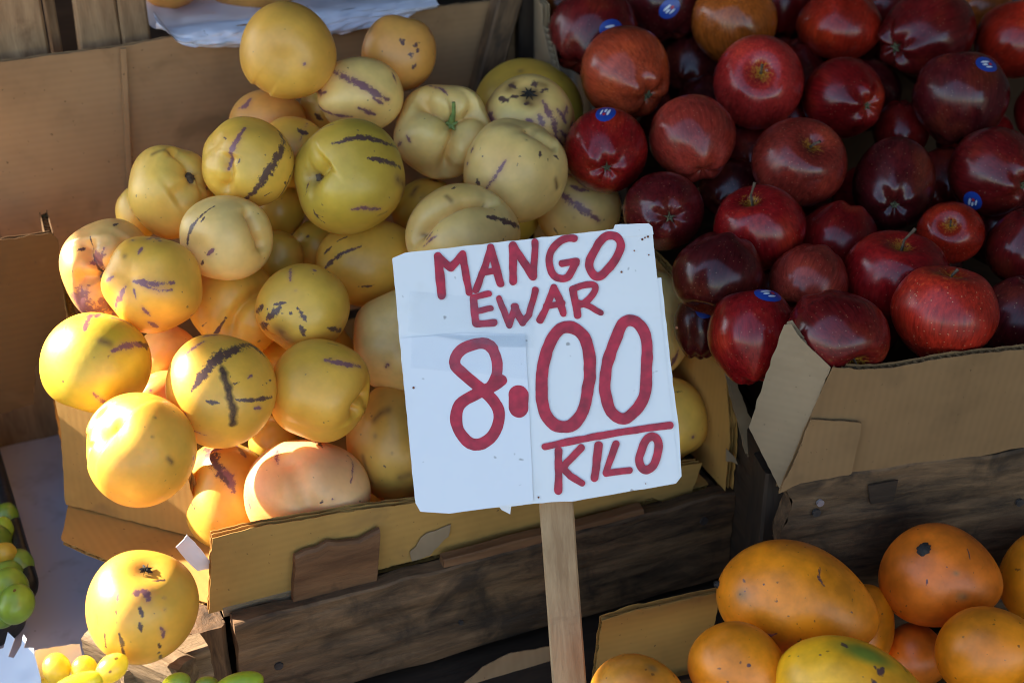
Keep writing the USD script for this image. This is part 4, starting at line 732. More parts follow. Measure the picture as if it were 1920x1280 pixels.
soft_fruit('pepino_melon', 'pepino', 'pepino_skin', (0.3911, 1.0878, 1.1420), (0.04331, 0.04054), (-19.78, 21.61), 'pale', 'pale lobed pepino with a green stem in its cleft', parse('p2:-23,94;-2,91;11,82|p2:-66,-5;-60,-16|p2:-85,-25;-77,-16'), parse('c30,20:32,34;11,48;-18,59;-55,70|c30,20:32,34;36,-2;21,-36;6,-70;0,-99|c26,20:32,34;62,41;78,49|g9:32,30'), 11)
soft_fruit('pepino_melon', 'pepino', 'pepino_skin', (0.4692, 1.0827, 1.1449), (0.04029, 0.03841), (-23.43, 21.09), 'cream', 'pale pepino blotched purple round its open calyx end', parse('k4:-56,45;-42,39|k3:-35,48;-23,54|k4:9,85;16,78|k4:28,63;37,68|k3:-28,71;-40,76|k2:-9,33;0,39|b5:-40,66;-35,78|b5:-2,41;5,34|b4:23,80;33,76|p4:28,39;37,20;51,-10;56,-34;70,-59|p5:-72,15;-84,0;-67,2|p3:65,-22;81,-41;86,-17|p3:77,27;70,10|p3:-2,0;9,-7|p2:81,-54;65,-83|p3:56,21;74,-5|p4:91,-4;84,-29|p4:21,9;28,-12|p4:-43,-16;-28,-7|p5:44,-40;63,-59|b6:-9,66;9,56|b5:14,68;19,59'), parse('d26,7:0,61|x14:0,61'), 12)
soft_fruit('pepino_melon', 'pepino', 'pepino_skin', (0.5005, 1.1578, 1.1225), (0.05190, 0.04691), (-23.38, 20.74), 'olive', 'olive-green pepino behind the blotched calyx one', parse('b2:-17,71'), parse(''), 13)
soft_fruit('pepino_melon', 'pepino', 'pepino_skin', (0.4289, 1.0173, 1.1278), (0.04381, 0.04381), (-22.86, 23.16), 'pale', 'pale peach pepino with a few black specks right of the lobed one', parse('k3:-68,-12;-66,-18|k2:47,38;44,29|k2:74,33;81,27|k1:11,30|k1:7,16|p2:-15,23;-26,6;-38,-10;-52,-27|b2:79,-10;83,-26|k1:58,-41|p2:-72,49;-77,39|p2:-85,20|b1:23,59|k1:-56,31'), parse('c9,14:23,90;42,76;64,59;80,46'), 14)
soft_fruit('pepino_melon', 'pepino', 'pepino_skin', (0.4988, 1.0393, 1.0728), (0.03781, 0.03498), (-25.64, 24.57), 'pale', 'pepino with one neat diagonal purple bar beside the red apples', parse('p5:-39,27;-19,11;14,-11;49,-38|p3:-19,49;-1,41;24,38|k1:11,51|p2:-19,78;-31,84|p1:-9,-32|k1:-51,-57;-44,-70'), parse(''), 15)
soft_fruit('pepino_melon', 'pepino', 'pepino_skin', (0.3641, 0.9733, 1.0981), (0.04658, 0.04313), (-20.51, 25.78), 'pale', 'pale two-lobed pepino just above the sign', parse('k3:50,32;67,28;85,18;100,10|b2:-24,78;-17,74|b2:-81,-1;-72,-8|b1:57,72|r1:-63,-11;-52,4|k1:-6,94;-13,90|p1:-67,-24;-52,-10;-39,-2'), parse('c22,15:-86,-22;-63,20;-26,52;11,70;48,70;76,60'), 16)
soft_fruit('pepino_melon', 'pepino', 'pepino_skin', (0.1535, 1.0786, 1.1305), (0.03443, 0.03787), (-8.1, 23.32), 'lemon', 'lemon pepino with a round brown stem scar beside the cardboard wall', parse('k2:-88,-43;-80,-55|b2:-28,80;10,85|p1:98,11;88,-2'), parse('c15,21:66,34;55,57;35,77;10,91|c9,24:66,30;38,9;-2,-14|c8,21:70,20;92,9;112,9|s14:64,31'), 17)
soft_fruit('pepino_melon', 'pepino', 'pepino_skin', (0.1288, 1.1157, 1.1001), (0.01776, 0.02309), (-6.58, 23.99), 'lemon', 'thin slice of pepino behind the scarred lemon one', parse(''), parse(''), 18)
soft_fruit('pepino_melon', 'pepino', 'pepino_skin', (0.1805, 1.0064, 1.1167), (0.03566, 0.03318), (-10.17, 25.3), 'pale', 'pale pepino with a thin curved line and a rounded side lobe', parse('k2:-91,-30;-87,0;-73,28;-52,50;-22,71|k2:-64,-55;-57,-45|p2:-48,-35;-34,-22|k1:-43,48;-52,38'), parse('c24,14:43,68;57,39;66,8;76,-20;71,-45'), 19)
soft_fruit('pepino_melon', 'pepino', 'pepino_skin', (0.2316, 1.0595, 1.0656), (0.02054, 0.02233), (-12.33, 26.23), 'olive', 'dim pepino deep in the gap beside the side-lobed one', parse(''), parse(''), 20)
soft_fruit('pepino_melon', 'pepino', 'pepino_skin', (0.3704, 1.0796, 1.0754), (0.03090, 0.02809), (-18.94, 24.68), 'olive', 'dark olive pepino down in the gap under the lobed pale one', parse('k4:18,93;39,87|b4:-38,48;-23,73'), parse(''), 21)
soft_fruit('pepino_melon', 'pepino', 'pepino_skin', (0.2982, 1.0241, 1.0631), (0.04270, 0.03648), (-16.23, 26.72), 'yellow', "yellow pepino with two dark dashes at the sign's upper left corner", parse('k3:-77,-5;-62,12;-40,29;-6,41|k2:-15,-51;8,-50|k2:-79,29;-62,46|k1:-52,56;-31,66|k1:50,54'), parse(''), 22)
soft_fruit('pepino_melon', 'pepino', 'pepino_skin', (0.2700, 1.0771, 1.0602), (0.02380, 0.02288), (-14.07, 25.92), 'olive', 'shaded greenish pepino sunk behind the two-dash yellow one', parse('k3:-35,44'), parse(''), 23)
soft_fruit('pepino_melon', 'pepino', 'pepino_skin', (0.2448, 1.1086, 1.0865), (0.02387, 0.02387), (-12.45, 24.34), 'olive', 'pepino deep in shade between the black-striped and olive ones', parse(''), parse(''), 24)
soft_fruit('pepino_melon', 'pepino', 'pepino_skin', (0.0934, 1.0506, 1.0855), (0.03721, 0.03975), (-5.08, 26.0), 'purple', 'knobbly pepino washed with purple around its stem at the left edge', parse('k2:-31,69;-38,37;-33,5;-19,-18|k2:-62,43;-51,53|k2:19,78;28,82|k1:40,82|p14:-62,-43;-62,-69|p9:-31,37;-24,16|p12:-28,-74;-11,-69|p2:-6,43|p5:-6,-90;-17,-59'), parse('c18,20:-15,-20;-26,5;-42,39;-33,69|c16,20:-15,-20;-44,-16;-74,-7|c18,20:-15,-20;0,-53;3,-90|c12,20:-15,-20;19,16;51,48|s13:-15,-22'), 25)
soft_fruit('pepino_melon', 'pepino', 'pepino_skin', (0.1166, 0.9841, 1.0997), (0.03709, 0.03709), (-6.76, 26.79), 'gold', 'golden pepino with red-purple rays from its tip', parse('r3:-42,12;-23,8;3,-1;34,-1|r2:-27,3;5,-12;29,-14|r3:-58,3;-68,-16;-82,-42|r2:-29,-40;-18,-60|r3:-21,-73;-8,-88|r4:0,92;14,99;21,84|r2:-21,62;-14,73|r2:-86,18;-75,25|k3:-95,45;-88,51|r1:-42,-3;-38,-23|r1:65,-71;60,-73|r2:-29,88|k1:49,-21|b2:-47,60'), parse('d15,4:-49,20|h76:49,25'), 26)
soft_fruit('pepino_melon', 'pepino', 'pepino_skin', (0.1846, 1.0170, 1.0471), (0.03883, 0.04056), (-10.29, 28.14), 'yellow', 'yellow pepino with a long diagonal crease left of the holed one', parse('k2:-36,-19;-48,-36;-59,-55|k1:-77,-28;-68,-21|k1:-86,-40|p2:-28,83;-10,91|r2:-6,85;17,80|k1:8,-21'), parse('c20,20:81,45;39,30;6,6;-19,-21;-30,-64'), 27)
soft_fruit('pepino_melon', 'pepino', 'pepino_skin', (0.2253, 0.9615, 1.0665), (0.03663, 0.03580), (-13.19, 28.38), 'yellow', 'yellow pepino with black flecks and a brown hole at its tip', parse('k4:-95,-2;-82,7|k4:-77,-19;-64,-9;-50,2|k5:-91,-40;-77,-28|k2:-61,9;-39,12|k3:-18,0;-9,-16;-2,-30|k3:-14,-40;-7,-58|k1:-48,-23|k1:-73,2|k2:-32,-12|k3:41,-49;59,-56;73,-65|k2:82,-70;70,-56|r2:-25,84;-27,58|r1:-18,37|b7:-55,-47;-43,-64|r2:25,81'), parse('d18,10:-68,-70|s11:-68,-72'), 28)
soft_fruit('pepino_melon', 'pepino', 'pepino_skin', (0.3048, 0.9592, 1.0212), (0.03993, 0.04341), (-17.63, 29.9), 'pale', 'plain peach pepino whose right half hides behind the sign', parse('p2:-32,-40;-25,-34|k1:-12,-50'), parse(''), 29)
soft_fruit('pepino_melon', 'pepino', 'pepino_skin', (0.0644, 0.9493, 1.0609), (0.04014, 0.03857), (-3.88, 29.53), 'green', 'green-yellow pepino catching sun at the far left of the heap', parse('r3:27,12;47,18;71,18;82,14|k3:80,20;92,12;100,14|p3:2,92;-8,78;-14,61|b3:-55,55;-49,71;-43,84|k2:-65,53;-57,65|b3:10,35;24,27|r2:-16,-53;4,-76|k1:-33,-14|k1:-63,-27|r2:39,80;63,71;75,57|k1:53,43|p3:20,94;10,84'), parse(''), 30)
soft_fruit('pepino_melon', 'pepino', 'pepino_skin', (0.1258, 1.0213, 1.0160), (0.02501, 0.02415), (-7.02, 29.57), 'pale', 'shaded pepino peeking between the golden one and the arched-scar one', parse(''), parse(''), 31)
soft_fruit('pepino_melon', 'pepino', 'pepino_skin', (0.1145, 0.9787, 1.0008), (0.02603, 0.02267), (-6.67, 31.3), 'orange', 'orange pepino glowing behind the front sunlit ones', parse('r3:-45,33'), parse(''), 32)
soft_fruit('pepino_melon', 'pepino', 'pepino_skin', (0.1460, 0.9029, 1.0449), (0.04007, 0.04243), (-9.19, 31.26), 'gold', 'golden pepino with a purple arch and a long brown crack', parse('k6:-39,22;-20,44;4,63;29,72;63,76|k4:63,76;82,71;96,65|k2:-49,11;-37,25|B4:8,44;14,20;18,-7;20,-33;18,-54|B2:14,-58|k2:-27,-9;-14,-13;-2,-15|k2:27,-13;49,-17;73,-17;90,-15|k1:27,15;39,17|r1:53,22;61,26|k1:76,6;90,13|r2:59,-31;69,-33|r1:-67,-26;-63,-44|p2:-53,67;-35,81;-16,90|p2:-16,96;8,98|r1:-65,-54;-35,-74|k1:73,-56|k3:63,-77;77,-68'), parse(''), 33)
soft_fruit('pepino_melon', 'pepino', 'pepino_skin', (0.2195, 0.9028, 1.0272), (0.03851, 0.03973), (-13.66, 31.66), 'gold', 'smooth golden pepino with one short purple dash next to the sign', parse('r3:13,53;29,49;51,41;76,35|k1:-11,-45|b1:38,84;21,89'), parse('c20,17:105,-16;84,-31;67,-47;63,-69'), 34)
soft_fruit('pepino_melon', 'pepino', 'pepino_skin', (0.2826, 0.9198, 0.9523), (0.03978, 0.04842), (-17.08, 33.95), 'brown', "brownish bruised pepino half behind the sign's left edge", parse('b3:-46,45;-33,54;-17,59|b2:-72,-16;-63,-45;-57,-62|k1:-33,-32;-28,-38|b4:3,-58;20,-54|k1:-57,-18|b1:-13,-13|b2:-46,18'), parse(''), 35)
soft_fruit('pepino_melon', 'pepino', 'pepino_skin', (0.0798, 0.8672, 1.0326), (0.03799, 0.04062), (-5.26, 33.09), 'gold', 'sunlit golden pepino with a small dimple, front left of the heap', parse('b1:21,19|b2:42,-19;48,-28|r2:89,-28|r2:51,-87;57,-80|k1:38,-72|b1:30,48'), parse('d11,6:-38,52|c11,15:-93,2;-97,25;-89,39|c8,38:-69,90;-55,57;-38,39'), 36)
soft_fruit('pepino_melon', 'pepino', 'pepino_skin', (0.1490, 0.9539, 0.9110), (0.03816, 0.04683), (-8.88, 35.51), 'yellow', 'yellow pepino with a big purple splash low behind the front flap', parse('k6:-41,88;-27,71;-18,51;-5,32|p5:-18,51;0,37;5,19|p3:-36,79;-9,83|p3:20,90;30,77;36,68|k2:-89,16;-75,-3|p6:59,79;77,83|k1:-49,-60|k1:-59,9'), parse(''), 37)
soft_fruit('pepino_melon', 'pepino', 'pepino_skin', (0.2017, 0.8968, 0.9399), (0.04887, 0.04260), (-12.68, 35.68), 'peach', 'peach-blushed heart-shaped pepino resting on the front flap', parse('p2:-44,78;-47,56|k4:11,95;23,87;28,77|r1:71,58;76,44;74,28;69,7|k1:20,-26;26,-21|r1:-91,-7;-88,-19|r1:40,-21'), parse('c12,27:-25,74;-15,25;-2,-20;13,-64|R55:37,44'), 38)
soft_fruit('pepino_melon', 'pepino', 'pepino_skin', (0.0575, 0.7930, 0.9555), (0.03802, 0.03875), (-4.15, 39.03), 'gold', 'lone round pepino with a black star calyx on the rough timber', parse('p4:8,28;13,23;13,11|p3:-2,30;-2,23|k2:-2,8;-2,-4;0,-13|k2:-6,-23;-6,-36|k1:21,-13|r2:27,-38;31,-47;29,-57|k2:19,-66;21,-75|k2:19,-89;21,-98|k2:17,-83|k2:-41,-34;-40,-47;-42,-65;-37,-84|k1:-65,-13;-67,-32;-69,-53|k1:-40,6;-42,-15|r1:-33,36;-35,19|k1:-75,6;-77,-11|p1:38,11;42,9|p1:38,-9|k1:29,45;48,40'), parse('d24,4:21,66|x9:19,68'), 39)
soft_fruit('pepino_melon', 'pepino', 'pepino_skin', (0.5196, 0.9381, 1.0015), (0.04033, 0.04767), (-28.98, 29.17), 'pale', 'pale pepino bulging past the right edge of the sign', parse('p3:52,-73;59,-62;64,-50|p2:36,-36;34,-45|k1:33,85'), parse(''), 40)
soft_fruit('pepino_melon', 'pepino', 'pepino_skin', (0.5157, 0.8899, 0.9331), (0.03604, 0.03741), (-30.09, 32.96), 'lemon', "lower lemon pepino under the sign's right edge", parse('k1:15,59;33,61|p2:61,-37'), parse(''), 41)
soft_fruit('pepino_melon', 'pepino', 'pepino_skin', (0.1947, 0.9763, 0.9426), (0.02024, 0.02024), (-11.28, 33.44), 'olive', 'dark sliver of pepino under the smooth golden one', parse(''), parse(''), 42)
soft_fruit('pepino_melon', 'pepino', 'pepino_skin', (0.2195, 1.3600, 1.2246), (0.03335, 0.02931), (-9.17, 15.24), 'orange', 'orange pepino on white cloth at the top edge, the left one', parse(''), parse(''), 43)
soft_fruit('pepino_melon', 'pepino', 'pepino_skin', (0.2997, 1.3600, 1.2253), (0.05152, 0.04740), (-12.43, 15.06), 'orange', 'bigger orange pepino on white cloth at the top edge, the right one', parse('r1:-68,-82;-48,-89;-28,-93'), parse(''), 44)
apple((0.5752, 1.1769, 1.1808), (0.04227, 0.04126), (-26.05, 17.74), 'dark', "dark red apple at the back against the box's left cardboard wall", (0.3, 0.75, -0.5), '', (0.4, 0.1), 2)
apple((0.6585, 1.1920, 1.1946), (0.04022, 0.03506), (-28.92, 16.58), 'maroon', 'maroon apple at the top edge with a blue sticker on its face', (-0.2, 0.9, -0.3), '', (0.13, -0.12), 3)
apple((0.6997, 1.1300, 1.1886), (0.04027, 0.04127), (-31.76, 17.2), 'amber', 'amber-brown apple with its stem hollow at the top of the photo', (-0.25, 0.85, 0.45), 'stem', None, 4)
apple((0.5667, 1.0919, 1.1707), (0.04020, 0.04116), (-27.43, 19.24), 'rust', 'rusty orange-red apple at the back, calyx pointing down right', (-0.5, 0.45, -0.6), 'calyx', None, 5)
apple((0.6795, 1.1698, 1.1379), (0.03029, 0.03029), (-30.15, 18.86), 'maroon', 'dim maroon apple sunk behind the rusty orange-red one', (-0.0, 0.5, -0.5), '', None, 6)
apple((0.6783, 1.0461, 1.1609), (0.04038, 0.04230), (-32.96, 19.4), 'rose', 'rose-red apple showing its green stem hollow to the viewer', (0.05, 0.3, 0.95), 'stem', None, 7)
apple((0.5102, 1.0124, 1.1349), (0.03544, 0.03635), (-26.75, 22.3), 'red', 'red apple with a blue sticker on top next to the blotched pepino', (-0.05, 0.42, -0.9), 'calyx', (-0.04, 0.85), 8)
apple((0.5858, 0.9984, 1.1391), (0.03717, 0.03763), (-30.4, 21.71), 'blush', 'brick-rose apple, smooth and plain, right of the stickered one', (-0.3, 0.8, -0.5), '', None, 9)
apple((0.8081, 1.1143, 1.1795), (0.04111, 0.03392), (-35.95, 16.99), 'flame', 'apple half red half yellow at the top edge', (-0.1, -0.9, -0.3), '', None, 10)
apple((0.7541, 1.0218, 1.1437), (0.03695, 0.03695), (-36.43, 19.76), 'crimson', 'crimson apple with its calyx turned to the right', (-0.65, 0.15, -0.75), 'calyx', None, 11)
apple((0.8720, 1.0628, 1.1779), (0.04460, 0.04156), (-39.37, 17.07), 'dark', 'long dark red apple with knobbly lobed end pointing down left', (0.6, 0.35, -0.72), 'calyx lobes', None, 12)
apple((0.8496, 0.9766, 1.1445), (0.04263, 0.04263), (-41.02, 19.39), 'maroon', 'large glossy maroon apple with a blue sticker high on its right', (-0.2, 0.9, -0.2), '', (0.43, 0.77), 13)
apple((0.9667, 1.0470, 1.1655), (0.03820, 0.03820), (-42.72, 16.96), 'flame', 'red-orange glossy apple cut by the frame at upper right', (-0.5, -0.8, -0.3), '', None, 14)
apple((0.6609, 0.9455, 1.1252), (0.04050, 0.03823), (-34.95, 22.37), 'brick', 'brick-red apple with a yellow-green stem hollow facing up', (0.32, 0.55, 0.75), 'stem', None, 15)
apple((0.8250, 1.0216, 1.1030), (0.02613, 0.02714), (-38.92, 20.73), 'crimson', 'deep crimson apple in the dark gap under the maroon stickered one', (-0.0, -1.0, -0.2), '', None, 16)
apple((0.7391, 0.9146, 1.1052), (0.03491, 0.04043), (-38.94, 22.82), 'maroon', 'almost black maroon apple with its calyx facing out', (-0.08, 0.45, -0.88), 'calyx', None, 17)
apple((0.8266, 0.8935, 1.1100), (0.03797, 0.03890), (-42.77, 21.93), 'dark', 'dark apple at the right with a blue sticker low on its left', (-0.75, 0.2, -0.6), 'calyx', (-0.32, -0.69), 18)
apple((0.5315, 0.9447, 1.1031), (0.03365, 0.03276), (-29.36, 24.63), 'plum', "plum-red apple with a grey-green calyx just above the sign's corner", (-0.15, 0.15, -0.97), 'calyx', None, 19)
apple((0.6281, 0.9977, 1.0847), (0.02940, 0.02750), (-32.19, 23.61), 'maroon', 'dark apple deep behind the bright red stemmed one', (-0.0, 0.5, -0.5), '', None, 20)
apple((0.5923, 0.8924, 1.0993), (0.03745, 0.03571), (-33.57, 25.05), 'red', 'bright red apple with a thin stem poking from its top', (-0.3, 0.75, 0.55), 'stem longstem', None, 21)
apple((0.6639, 0.8821, 1.0819), (0.03379, 0.03112), (-36.97, 25.14), 'crimson', 'low crimson apple between the bright stemmed one and the dark ones', (-0.2, -0.9, 0.2), '', None, 22)
apple((0.7484, 0.8453, 1.0874), (0.02747, 0.02570), (-41.52, 24.42), 'flame', 'small fiery red apple with a pale green stem hollow', (-0.05, 0.3, 0.95), 'stem', None, 23)
apple((0.8062, 0.8188, 1.0756), (0.03201, 0.03201), (-44.55, 24.53), 'dark', 'dark glossy apple cut by the right frame edge, half way down', (-0.0, -0.9, -0.3), '', None, 24)
apple((0.5351, 0.8584, 1.0848), (0.03619, 0.03366), (-31.94, 26.99), 'maroon', "wide dark maroon apple just right of the sign's upper corner", (-0.2, -0.9, 0.3), '', None, 25)
apple((0.6038, 0.8333, 1.0764), (0.03134, 0.03049), (-35.93, 26.97), 'blush', 'dull brick apple in the middle of the front rows', (-0.2, -0.8, 0.4), '', None, 26)
apple((0.6727, 0.8131, 1.0761), (0.04304, 0.03750), (-39.6, 26.4), 'red', 'wide red apple with a brown stem in its hollow behind the front pair', (0.02, 0.78, 0.5), 'stem longstem', None, 27)
apple((0.7588, 0.8742, 1.0493), (0.02577, 0.02485), (-40.96, 25.44), 'maroon', 'maroon apple half hidden behind the wide stemmed one', (-0.0, -1.0, -0.0), '', None, 28)
apple((0.5312, 0.7963, 1.0612), (0.03412, 0.03655), (-33.71, 29.37), 'red', 'red apple with a blue sticker on its top edge, left of the box corner', (-0.2, 0.9, -0.1), '', (0.26, 0.93), 29)
apple((0.5717, 0.7461, 1.0798), (0.03809, 0.03377), (-37.46, 28.96), 'dark', 'dark red apple lying on its side behind the cardboard corner', (0.5, -0.6, 0.45), 'stem', None, 30)
apple((0.6620, 0.7396, 1.0818), (0.03976, 0.03695), (-41.83, 27.57), 'gala', 'big bright gala-type apple, red over orange with pale dots, at the front', (0.0, 0.9, 0.25), 'stem dots', None, 31)
apple((0.7591, 0.7659, 1.0466), (0.03084, 0.03255), (-44.74, 27.16), 'plum', 'purplish red apple behind the bright front one, at the right edge', (-0.2, -0.9, -0.2), 'dots', None, 32)
apple((0.5309, 0.8727, 1.0309), (0.02173, 0.02695), (-31.31, 29.12), 'maroon', 'dark apple squeezed against the pepino carton with a blue sticker edge', (-0.0, 1.0, -0.2), '', (0.2, 0.61), 33)
apple((0.9389, 0.9612, 1.1271), (0.02867, 0.02867), (-44.33, 19.39), 'red', 'red apple only just entering the frame at the right', (-0.0, -1.0, -0.2), '', None, 34)
apple((0.7945, 1.1950, 1.1759), (0.02685, 0.03330), (-33.62, 16.46), 'crimson', 'dark crimson apple behind the amber one at the top edge', (-0.0, 1.0, -0.3), '', None, 35)
apple((0.5992, 1.1209, 1.1210), (0.03104, 0.02604), (-28.12, 20.65), 'maroon', 'maroon apple buried below the rusty orange-red one', (-0.0, 1.0, -0.3), '', None, 36)
apple((0.9009, 1.1693, 1.1674), (0.02830, 0.03048), (-37.61, 16.33), 'crimson', 'dark apple between the two-tone one and the knobbly one, top edge', (-0.0, 1.0, -0.3), '', None, 37)
apple((0.9917, 1.1317, 1.1662), (0.03159, 0.02941), (-41.23, 16.08), 'amber', 'amber apple seen in the gap beside the knobbly long one', (-0.0, 1.0, -0.3), '', None, 38)
apple((0.5821, 1.2676, 1.1815), (0.02656, 0.02656), (-24.66, 16.7), 'amber', 'orange-brown apple at the top behind the carton wall', (-0.0, -1.0, -0.3), '', None, 39)
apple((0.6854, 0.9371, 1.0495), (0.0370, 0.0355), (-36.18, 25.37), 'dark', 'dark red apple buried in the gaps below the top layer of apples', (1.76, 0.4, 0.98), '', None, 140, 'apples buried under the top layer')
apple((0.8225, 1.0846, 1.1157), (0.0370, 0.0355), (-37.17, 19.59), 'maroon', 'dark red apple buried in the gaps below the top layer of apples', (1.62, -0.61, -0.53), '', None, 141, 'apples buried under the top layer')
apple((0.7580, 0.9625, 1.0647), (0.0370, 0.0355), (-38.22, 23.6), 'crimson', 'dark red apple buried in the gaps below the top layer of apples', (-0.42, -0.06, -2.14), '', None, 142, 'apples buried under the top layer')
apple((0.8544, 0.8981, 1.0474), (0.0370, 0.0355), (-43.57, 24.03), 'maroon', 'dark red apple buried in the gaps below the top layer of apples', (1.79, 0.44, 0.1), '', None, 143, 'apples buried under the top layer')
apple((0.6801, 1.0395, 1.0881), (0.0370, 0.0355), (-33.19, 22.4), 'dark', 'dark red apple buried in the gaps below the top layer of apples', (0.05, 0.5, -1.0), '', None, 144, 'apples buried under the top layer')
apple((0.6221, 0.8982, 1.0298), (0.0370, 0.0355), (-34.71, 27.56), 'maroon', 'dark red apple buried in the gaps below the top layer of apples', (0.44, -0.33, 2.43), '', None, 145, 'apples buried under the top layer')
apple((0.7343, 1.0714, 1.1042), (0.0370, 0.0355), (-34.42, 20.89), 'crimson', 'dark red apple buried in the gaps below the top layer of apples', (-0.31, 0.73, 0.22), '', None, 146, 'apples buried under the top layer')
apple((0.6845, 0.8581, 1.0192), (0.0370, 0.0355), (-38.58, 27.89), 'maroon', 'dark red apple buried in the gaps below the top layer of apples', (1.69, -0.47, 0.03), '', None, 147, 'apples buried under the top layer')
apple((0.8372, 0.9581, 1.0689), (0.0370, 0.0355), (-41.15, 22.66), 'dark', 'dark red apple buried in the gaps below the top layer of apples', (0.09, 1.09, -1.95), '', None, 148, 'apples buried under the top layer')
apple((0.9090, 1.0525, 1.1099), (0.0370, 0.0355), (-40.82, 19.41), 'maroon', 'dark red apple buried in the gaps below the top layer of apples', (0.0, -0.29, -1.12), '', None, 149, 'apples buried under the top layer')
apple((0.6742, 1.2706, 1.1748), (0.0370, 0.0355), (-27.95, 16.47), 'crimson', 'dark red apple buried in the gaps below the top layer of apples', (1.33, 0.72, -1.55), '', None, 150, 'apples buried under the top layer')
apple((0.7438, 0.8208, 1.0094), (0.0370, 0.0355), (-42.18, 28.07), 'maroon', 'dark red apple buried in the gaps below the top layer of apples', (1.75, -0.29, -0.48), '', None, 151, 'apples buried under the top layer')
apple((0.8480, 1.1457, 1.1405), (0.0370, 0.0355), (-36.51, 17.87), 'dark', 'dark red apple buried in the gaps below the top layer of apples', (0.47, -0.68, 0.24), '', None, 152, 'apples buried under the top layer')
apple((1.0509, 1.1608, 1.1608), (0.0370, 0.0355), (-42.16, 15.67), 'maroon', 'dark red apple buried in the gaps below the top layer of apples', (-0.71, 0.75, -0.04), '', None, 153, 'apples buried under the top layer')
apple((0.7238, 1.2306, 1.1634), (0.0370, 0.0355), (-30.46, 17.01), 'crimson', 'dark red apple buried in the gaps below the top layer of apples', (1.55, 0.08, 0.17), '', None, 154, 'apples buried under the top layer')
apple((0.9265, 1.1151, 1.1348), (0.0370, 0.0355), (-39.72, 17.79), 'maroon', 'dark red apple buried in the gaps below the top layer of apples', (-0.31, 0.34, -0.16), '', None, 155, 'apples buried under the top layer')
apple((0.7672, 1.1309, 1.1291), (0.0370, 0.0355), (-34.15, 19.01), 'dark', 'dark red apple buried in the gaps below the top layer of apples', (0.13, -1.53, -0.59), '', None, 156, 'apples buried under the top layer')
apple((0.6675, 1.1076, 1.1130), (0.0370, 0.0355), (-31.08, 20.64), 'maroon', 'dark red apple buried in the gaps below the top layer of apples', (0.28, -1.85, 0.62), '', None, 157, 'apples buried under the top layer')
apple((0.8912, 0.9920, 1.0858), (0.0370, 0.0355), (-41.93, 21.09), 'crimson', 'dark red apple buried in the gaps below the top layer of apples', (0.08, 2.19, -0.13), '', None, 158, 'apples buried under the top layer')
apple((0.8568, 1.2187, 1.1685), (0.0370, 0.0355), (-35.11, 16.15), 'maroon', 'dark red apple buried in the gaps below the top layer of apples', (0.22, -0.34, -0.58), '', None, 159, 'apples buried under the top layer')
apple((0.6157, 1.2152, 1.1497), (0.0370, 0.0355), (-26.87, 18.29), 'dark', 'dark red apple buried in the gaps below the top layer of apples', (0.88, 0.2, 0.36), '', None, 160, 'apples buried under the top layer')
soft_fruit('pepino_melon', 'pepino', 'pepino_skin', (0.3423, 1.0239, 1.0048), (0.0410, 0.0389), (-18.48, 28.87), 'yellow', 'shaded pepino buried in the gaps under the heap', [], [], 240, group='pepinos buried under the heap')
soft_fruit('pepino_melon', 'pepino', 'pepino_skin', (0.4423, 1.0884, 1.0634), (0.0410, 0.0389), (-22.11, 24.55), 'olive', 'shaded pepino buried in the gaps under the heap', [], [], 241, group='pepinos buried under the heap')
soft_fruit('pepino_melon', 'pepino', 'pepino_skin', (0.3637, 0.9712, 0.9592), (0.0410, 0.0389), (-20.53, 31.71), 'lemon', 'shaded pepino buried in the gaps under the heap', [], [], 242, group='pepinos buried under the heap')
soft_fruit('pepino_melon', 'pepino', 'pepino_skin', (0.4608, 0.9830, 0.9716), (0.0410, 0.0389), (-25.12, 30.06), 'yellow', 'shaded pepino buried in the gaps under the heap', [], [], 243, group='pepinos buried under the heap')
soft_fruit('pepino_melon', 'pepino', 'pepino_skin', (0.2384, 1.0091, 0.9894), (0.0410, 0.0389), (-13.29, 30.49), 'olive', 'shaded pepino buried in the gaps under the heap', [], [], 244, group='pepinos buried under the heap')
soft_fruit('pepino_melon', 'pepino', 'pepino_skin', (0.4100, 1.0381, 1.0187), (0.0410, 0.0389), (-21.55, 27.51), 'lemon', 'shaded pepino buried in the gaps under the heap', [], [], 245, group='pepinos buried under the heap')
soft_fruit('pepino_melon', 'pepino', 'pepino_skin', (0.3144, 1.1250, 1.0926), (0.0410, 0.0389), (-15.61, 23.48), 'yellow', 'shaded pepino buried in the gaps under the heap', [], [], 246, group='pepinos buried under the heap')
soft_fruit('mango', 'mango', 'mango_skin', (0.5048, 0.6650, 0.9153), (0.05941, 0.04221), (-37.2, 39.35), 'mango', 'large plump orange mango lying across the others, stem end left', parse('k1:-81,-6|k1:-66,21;-64,18|k1:-62,3|k1:-55,14|k1:-49,23|k1:-41,17|k1:-36,10|k1:-69,31|k1:-18,86|k1:23,63;22,44;30,32|k1:64,1|k1:-36,-68;-26,-62;-23,-58|b4:-66,-2|k1:-56,26|r1:-41,-67;-26,-60|k1:43,31'), parse('t6:-97,10'), 70, rot=-10, mango=True)
soft_fruit('mango', 'mango', 'mango_skin', (0.6289, 0.6571, 0.9035), (0.04550, 0.03981), (-43.74, 37.44), 'mangored', 'red-orange mango with a round black stem scar facing out', parse('k1:-18,51|k1:32,63;41,41|k1:-20,-12;-18,-24|b4:39,-33|b2:23,10|k1:7,18'), parse('t13:-33,43'), 71, rot=0, mango=True)
soft_fruit('mango', 'mango', 'mango_skin', (0.7239, 0.6423, 0.8835), (0.03674, 0.03757), (-48.42, 36.51), 'mango', 'orange mango cut by the right frame edge', parse('k2:-75,80;-66,91'), parse(''), 72, rot=0, mango=True)
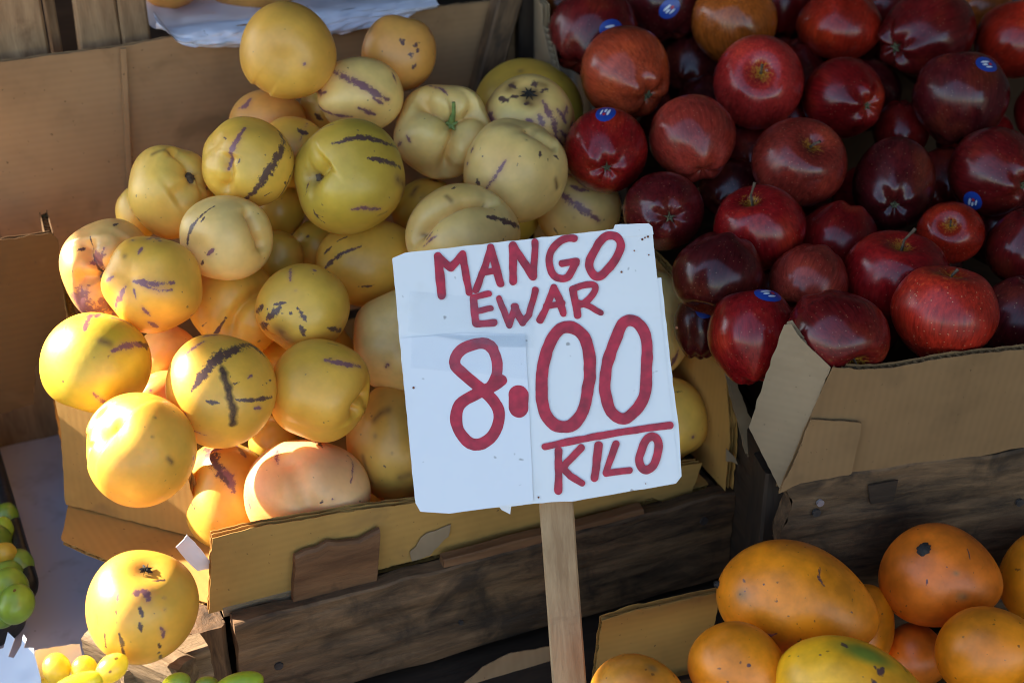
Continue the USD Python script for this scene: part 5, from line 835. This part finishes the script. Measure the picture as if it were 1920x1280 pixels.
soft_fruit('mango', 'mango', 'mango_skin', (0.6193, 0.5850, 0.8912), (0.03934, 0.03163), (-46.63, 39.76), 'mango', 'smooth orange mango at the lower right corner', parse('k1:20,12|k1:31,-17|k1:-31,39'), parse(''), 73, rot=18, mango=True)
soft_fruit('mango', 'mango', 'mango_skin', (0.4917, 0.5726, 0.9110), (0.05580, 0.03478), (-40.65, 42.39), 'mangogreen', 'yellow mango with a green patch and black nicks at the bottom', parse('k2:-19,83;-13,77|k2:21,58;27,48;31,62|k2:18,35;25,22|k1:-70,42|k1:-44,52|k1:6,33|k1:64,69;57,77'), parse('G38:10,77'), 74, rot=-12, mango=True)
soft_fruit('mango', 'mango', 'mango_skin', (0.4354, 0.6289, 0.9061), (0.03730, 0.03059), (-34.69, 42.21), 'mango', 'orange mango under the large plump one', parse('k2:12,10|k1:-58,56|k2:-26,-33'), parse(''), 75, rot=-24, mango=True)
soft_fruit('mango', 'mango', 'mango_skin', (0.3607, 0.6394, 0.9023), (0.03234, 0.02426), (-29.43, 43.54), 'mangopale', "pale orange mango at the bottom beside the sign's stick", parse('b5:30,64'), parse(''), 76, rot=0, mango=True)
soft_fruit('mango', 'mango', 'mango_skin', (0.5643, 0.6688, 0.8650), (0.03434, 0.03025), (-40.16, 40.03), 'mango', 'orange mango behind the narrow end of the large one', parse('k1:64,-16|k1:45,8'), parse(''), 77, rot=70, mango=True)
soft_fruit('mango', 'mango', 'mango_skin', (0.6089, 0.6466, 0.8377), (0.02560, 0.02643), (-43.28, 40.64), 'mangored', 'shadowed mango in the hollow between the front ones', parse(''), parse(''), 78, rot=0, mango=True)
soft_fruit('mango', 'mango', 'mango_skin', (0.5078, 0.6535, 0.8394), (0.02814, 0.02412), (-37.85, 42.58), 'mango', 'dim mango between the yellow one and the one under it', parse(''), parse(''), 79, rot=0, mango=True)
grape((-0.0052, 0.7799, 0.9327), (0.00931, 0.01038), (0.38, 40.55), 'gy', 'yellow grape standing at the left of the sunlit bunch', 0, 1, [])
grape((0.0119, 0.7726, 0.9324), (0.00859, 0.00895), (-0.88, 40.83), 'gy', 'round yellow grape in the middle of the sunlit bunch', 0, 2, [])
grape((0.0285, 0.7495, 0.9467), (0.01157, 0.00876), (-2.18, 41.06), 'gy', 'brown-nicked yellow grape lying against the timber block', 28, 3, [(0.5, 0.35, 0.12), (-0.2, -0.1, 0.09)])
grape((0.0057, 0.7451, 0.9444), (0.01804, 0.00728), (-0.43, 41.34), 'gyg', 'long yellow-green grape lying across the front of the sunlit bunch', 4, 4, [])
grape((-0.0148, 0.7773, 0.9222), (0.00859, 0.00573), (1.09, 41.08), 'gy', 'yellow grape cut by the bottom edge at the left', 0, 5, [])
grape((0.0686, 0.7638, 0.9063), (0.00992, 0.00698), (-5.13, 42.13), 'gg', 'yellow-green grape at the bottom below the lone pepino', 10, 6, [])
grape((0.0881, 0.7553, 0.9057), (0.00808, 0.00551), (-6.65, 42.4), 'gd', 'small dark green grape at the bottom edge', -10, 7, [])
grape((0.1083, 0.7464, 0.9051), (0.01764, 0.00882), (-8.26, 42.66), 'gl', 'lime-green long grape at the bottom under the crate plank', 6, 8, [])
grape((-0.0267, 1.0619, 0.8500), (0.00956, 0.01548), (1.44, 35.22), 'gl', 'green grape high in the black tray at the left edge', -10, 9, [])
grape((-0.0280, 1.0186, 0.8620), (0.01012, 0.00924), (1.57, 35.91), 'gy', 'yellowish grape in the black tray', 0, 10, [])
grape((-0.0279, 1.0055, 0.8500), (0.01227, 0.01183), (1.59, 36.71), 'gg', 'green grape in the middle of the black tray', -20, 11, [])
grape((-0.0282, 0.9738, 0.8620), (0.01450, 0.01536), (1.66, 37.14), 'gg', 'large green grape in the black tray behind the scarred one', 30, 12, [])
grape((-0.0258, 0.9490, 0.8620), (0.01426, 0.01594), (1.56, 37.86), 'gg', 'green grape with a brown scar at the front of the black tray', -30, 13, [(-0.3, 0.6, 0.1)])
grape((-0.0382, 1.0217, 0.8500), (0.01502, 0.01768), (2.14, 36.26), 'gd', 'shaded green grape at the very left of the black tray', 0, 14, [])
grape((-0.0403, 0.9717, 0.8500), (0.01365, 0.01707), (2.37, 37.64), 'gd', 'dark green grape deep in the black tray', 20, 15, [])
grape((-0.0175, 1.0161, 0.8500), (0.01107, 0.01284), (0.99, 36.43), 'gg', 'bright green grape against the inner rim of the black tray', 15, 16, [])
grape((-0.0333, 1.0567, 0.8500), (0.01359, 0.01404), (1.8, 35.35), 'gd', 'dim grape behind the yellowish one in the black tray', 0, 17, [])
grape((-0.0377, 0.9554, 0.8500), (0.01435, 0.01055), (2.26, 38.11), 'gg', 'green grape at the near end of the black tray', 10, 18, [])
grape((-0.0207, 1.0871, 0.8500), (0.00974, 0.01252), (1.09, 34.6), 'gd', 'green grape at the back of the black tray', 0, 19, [])
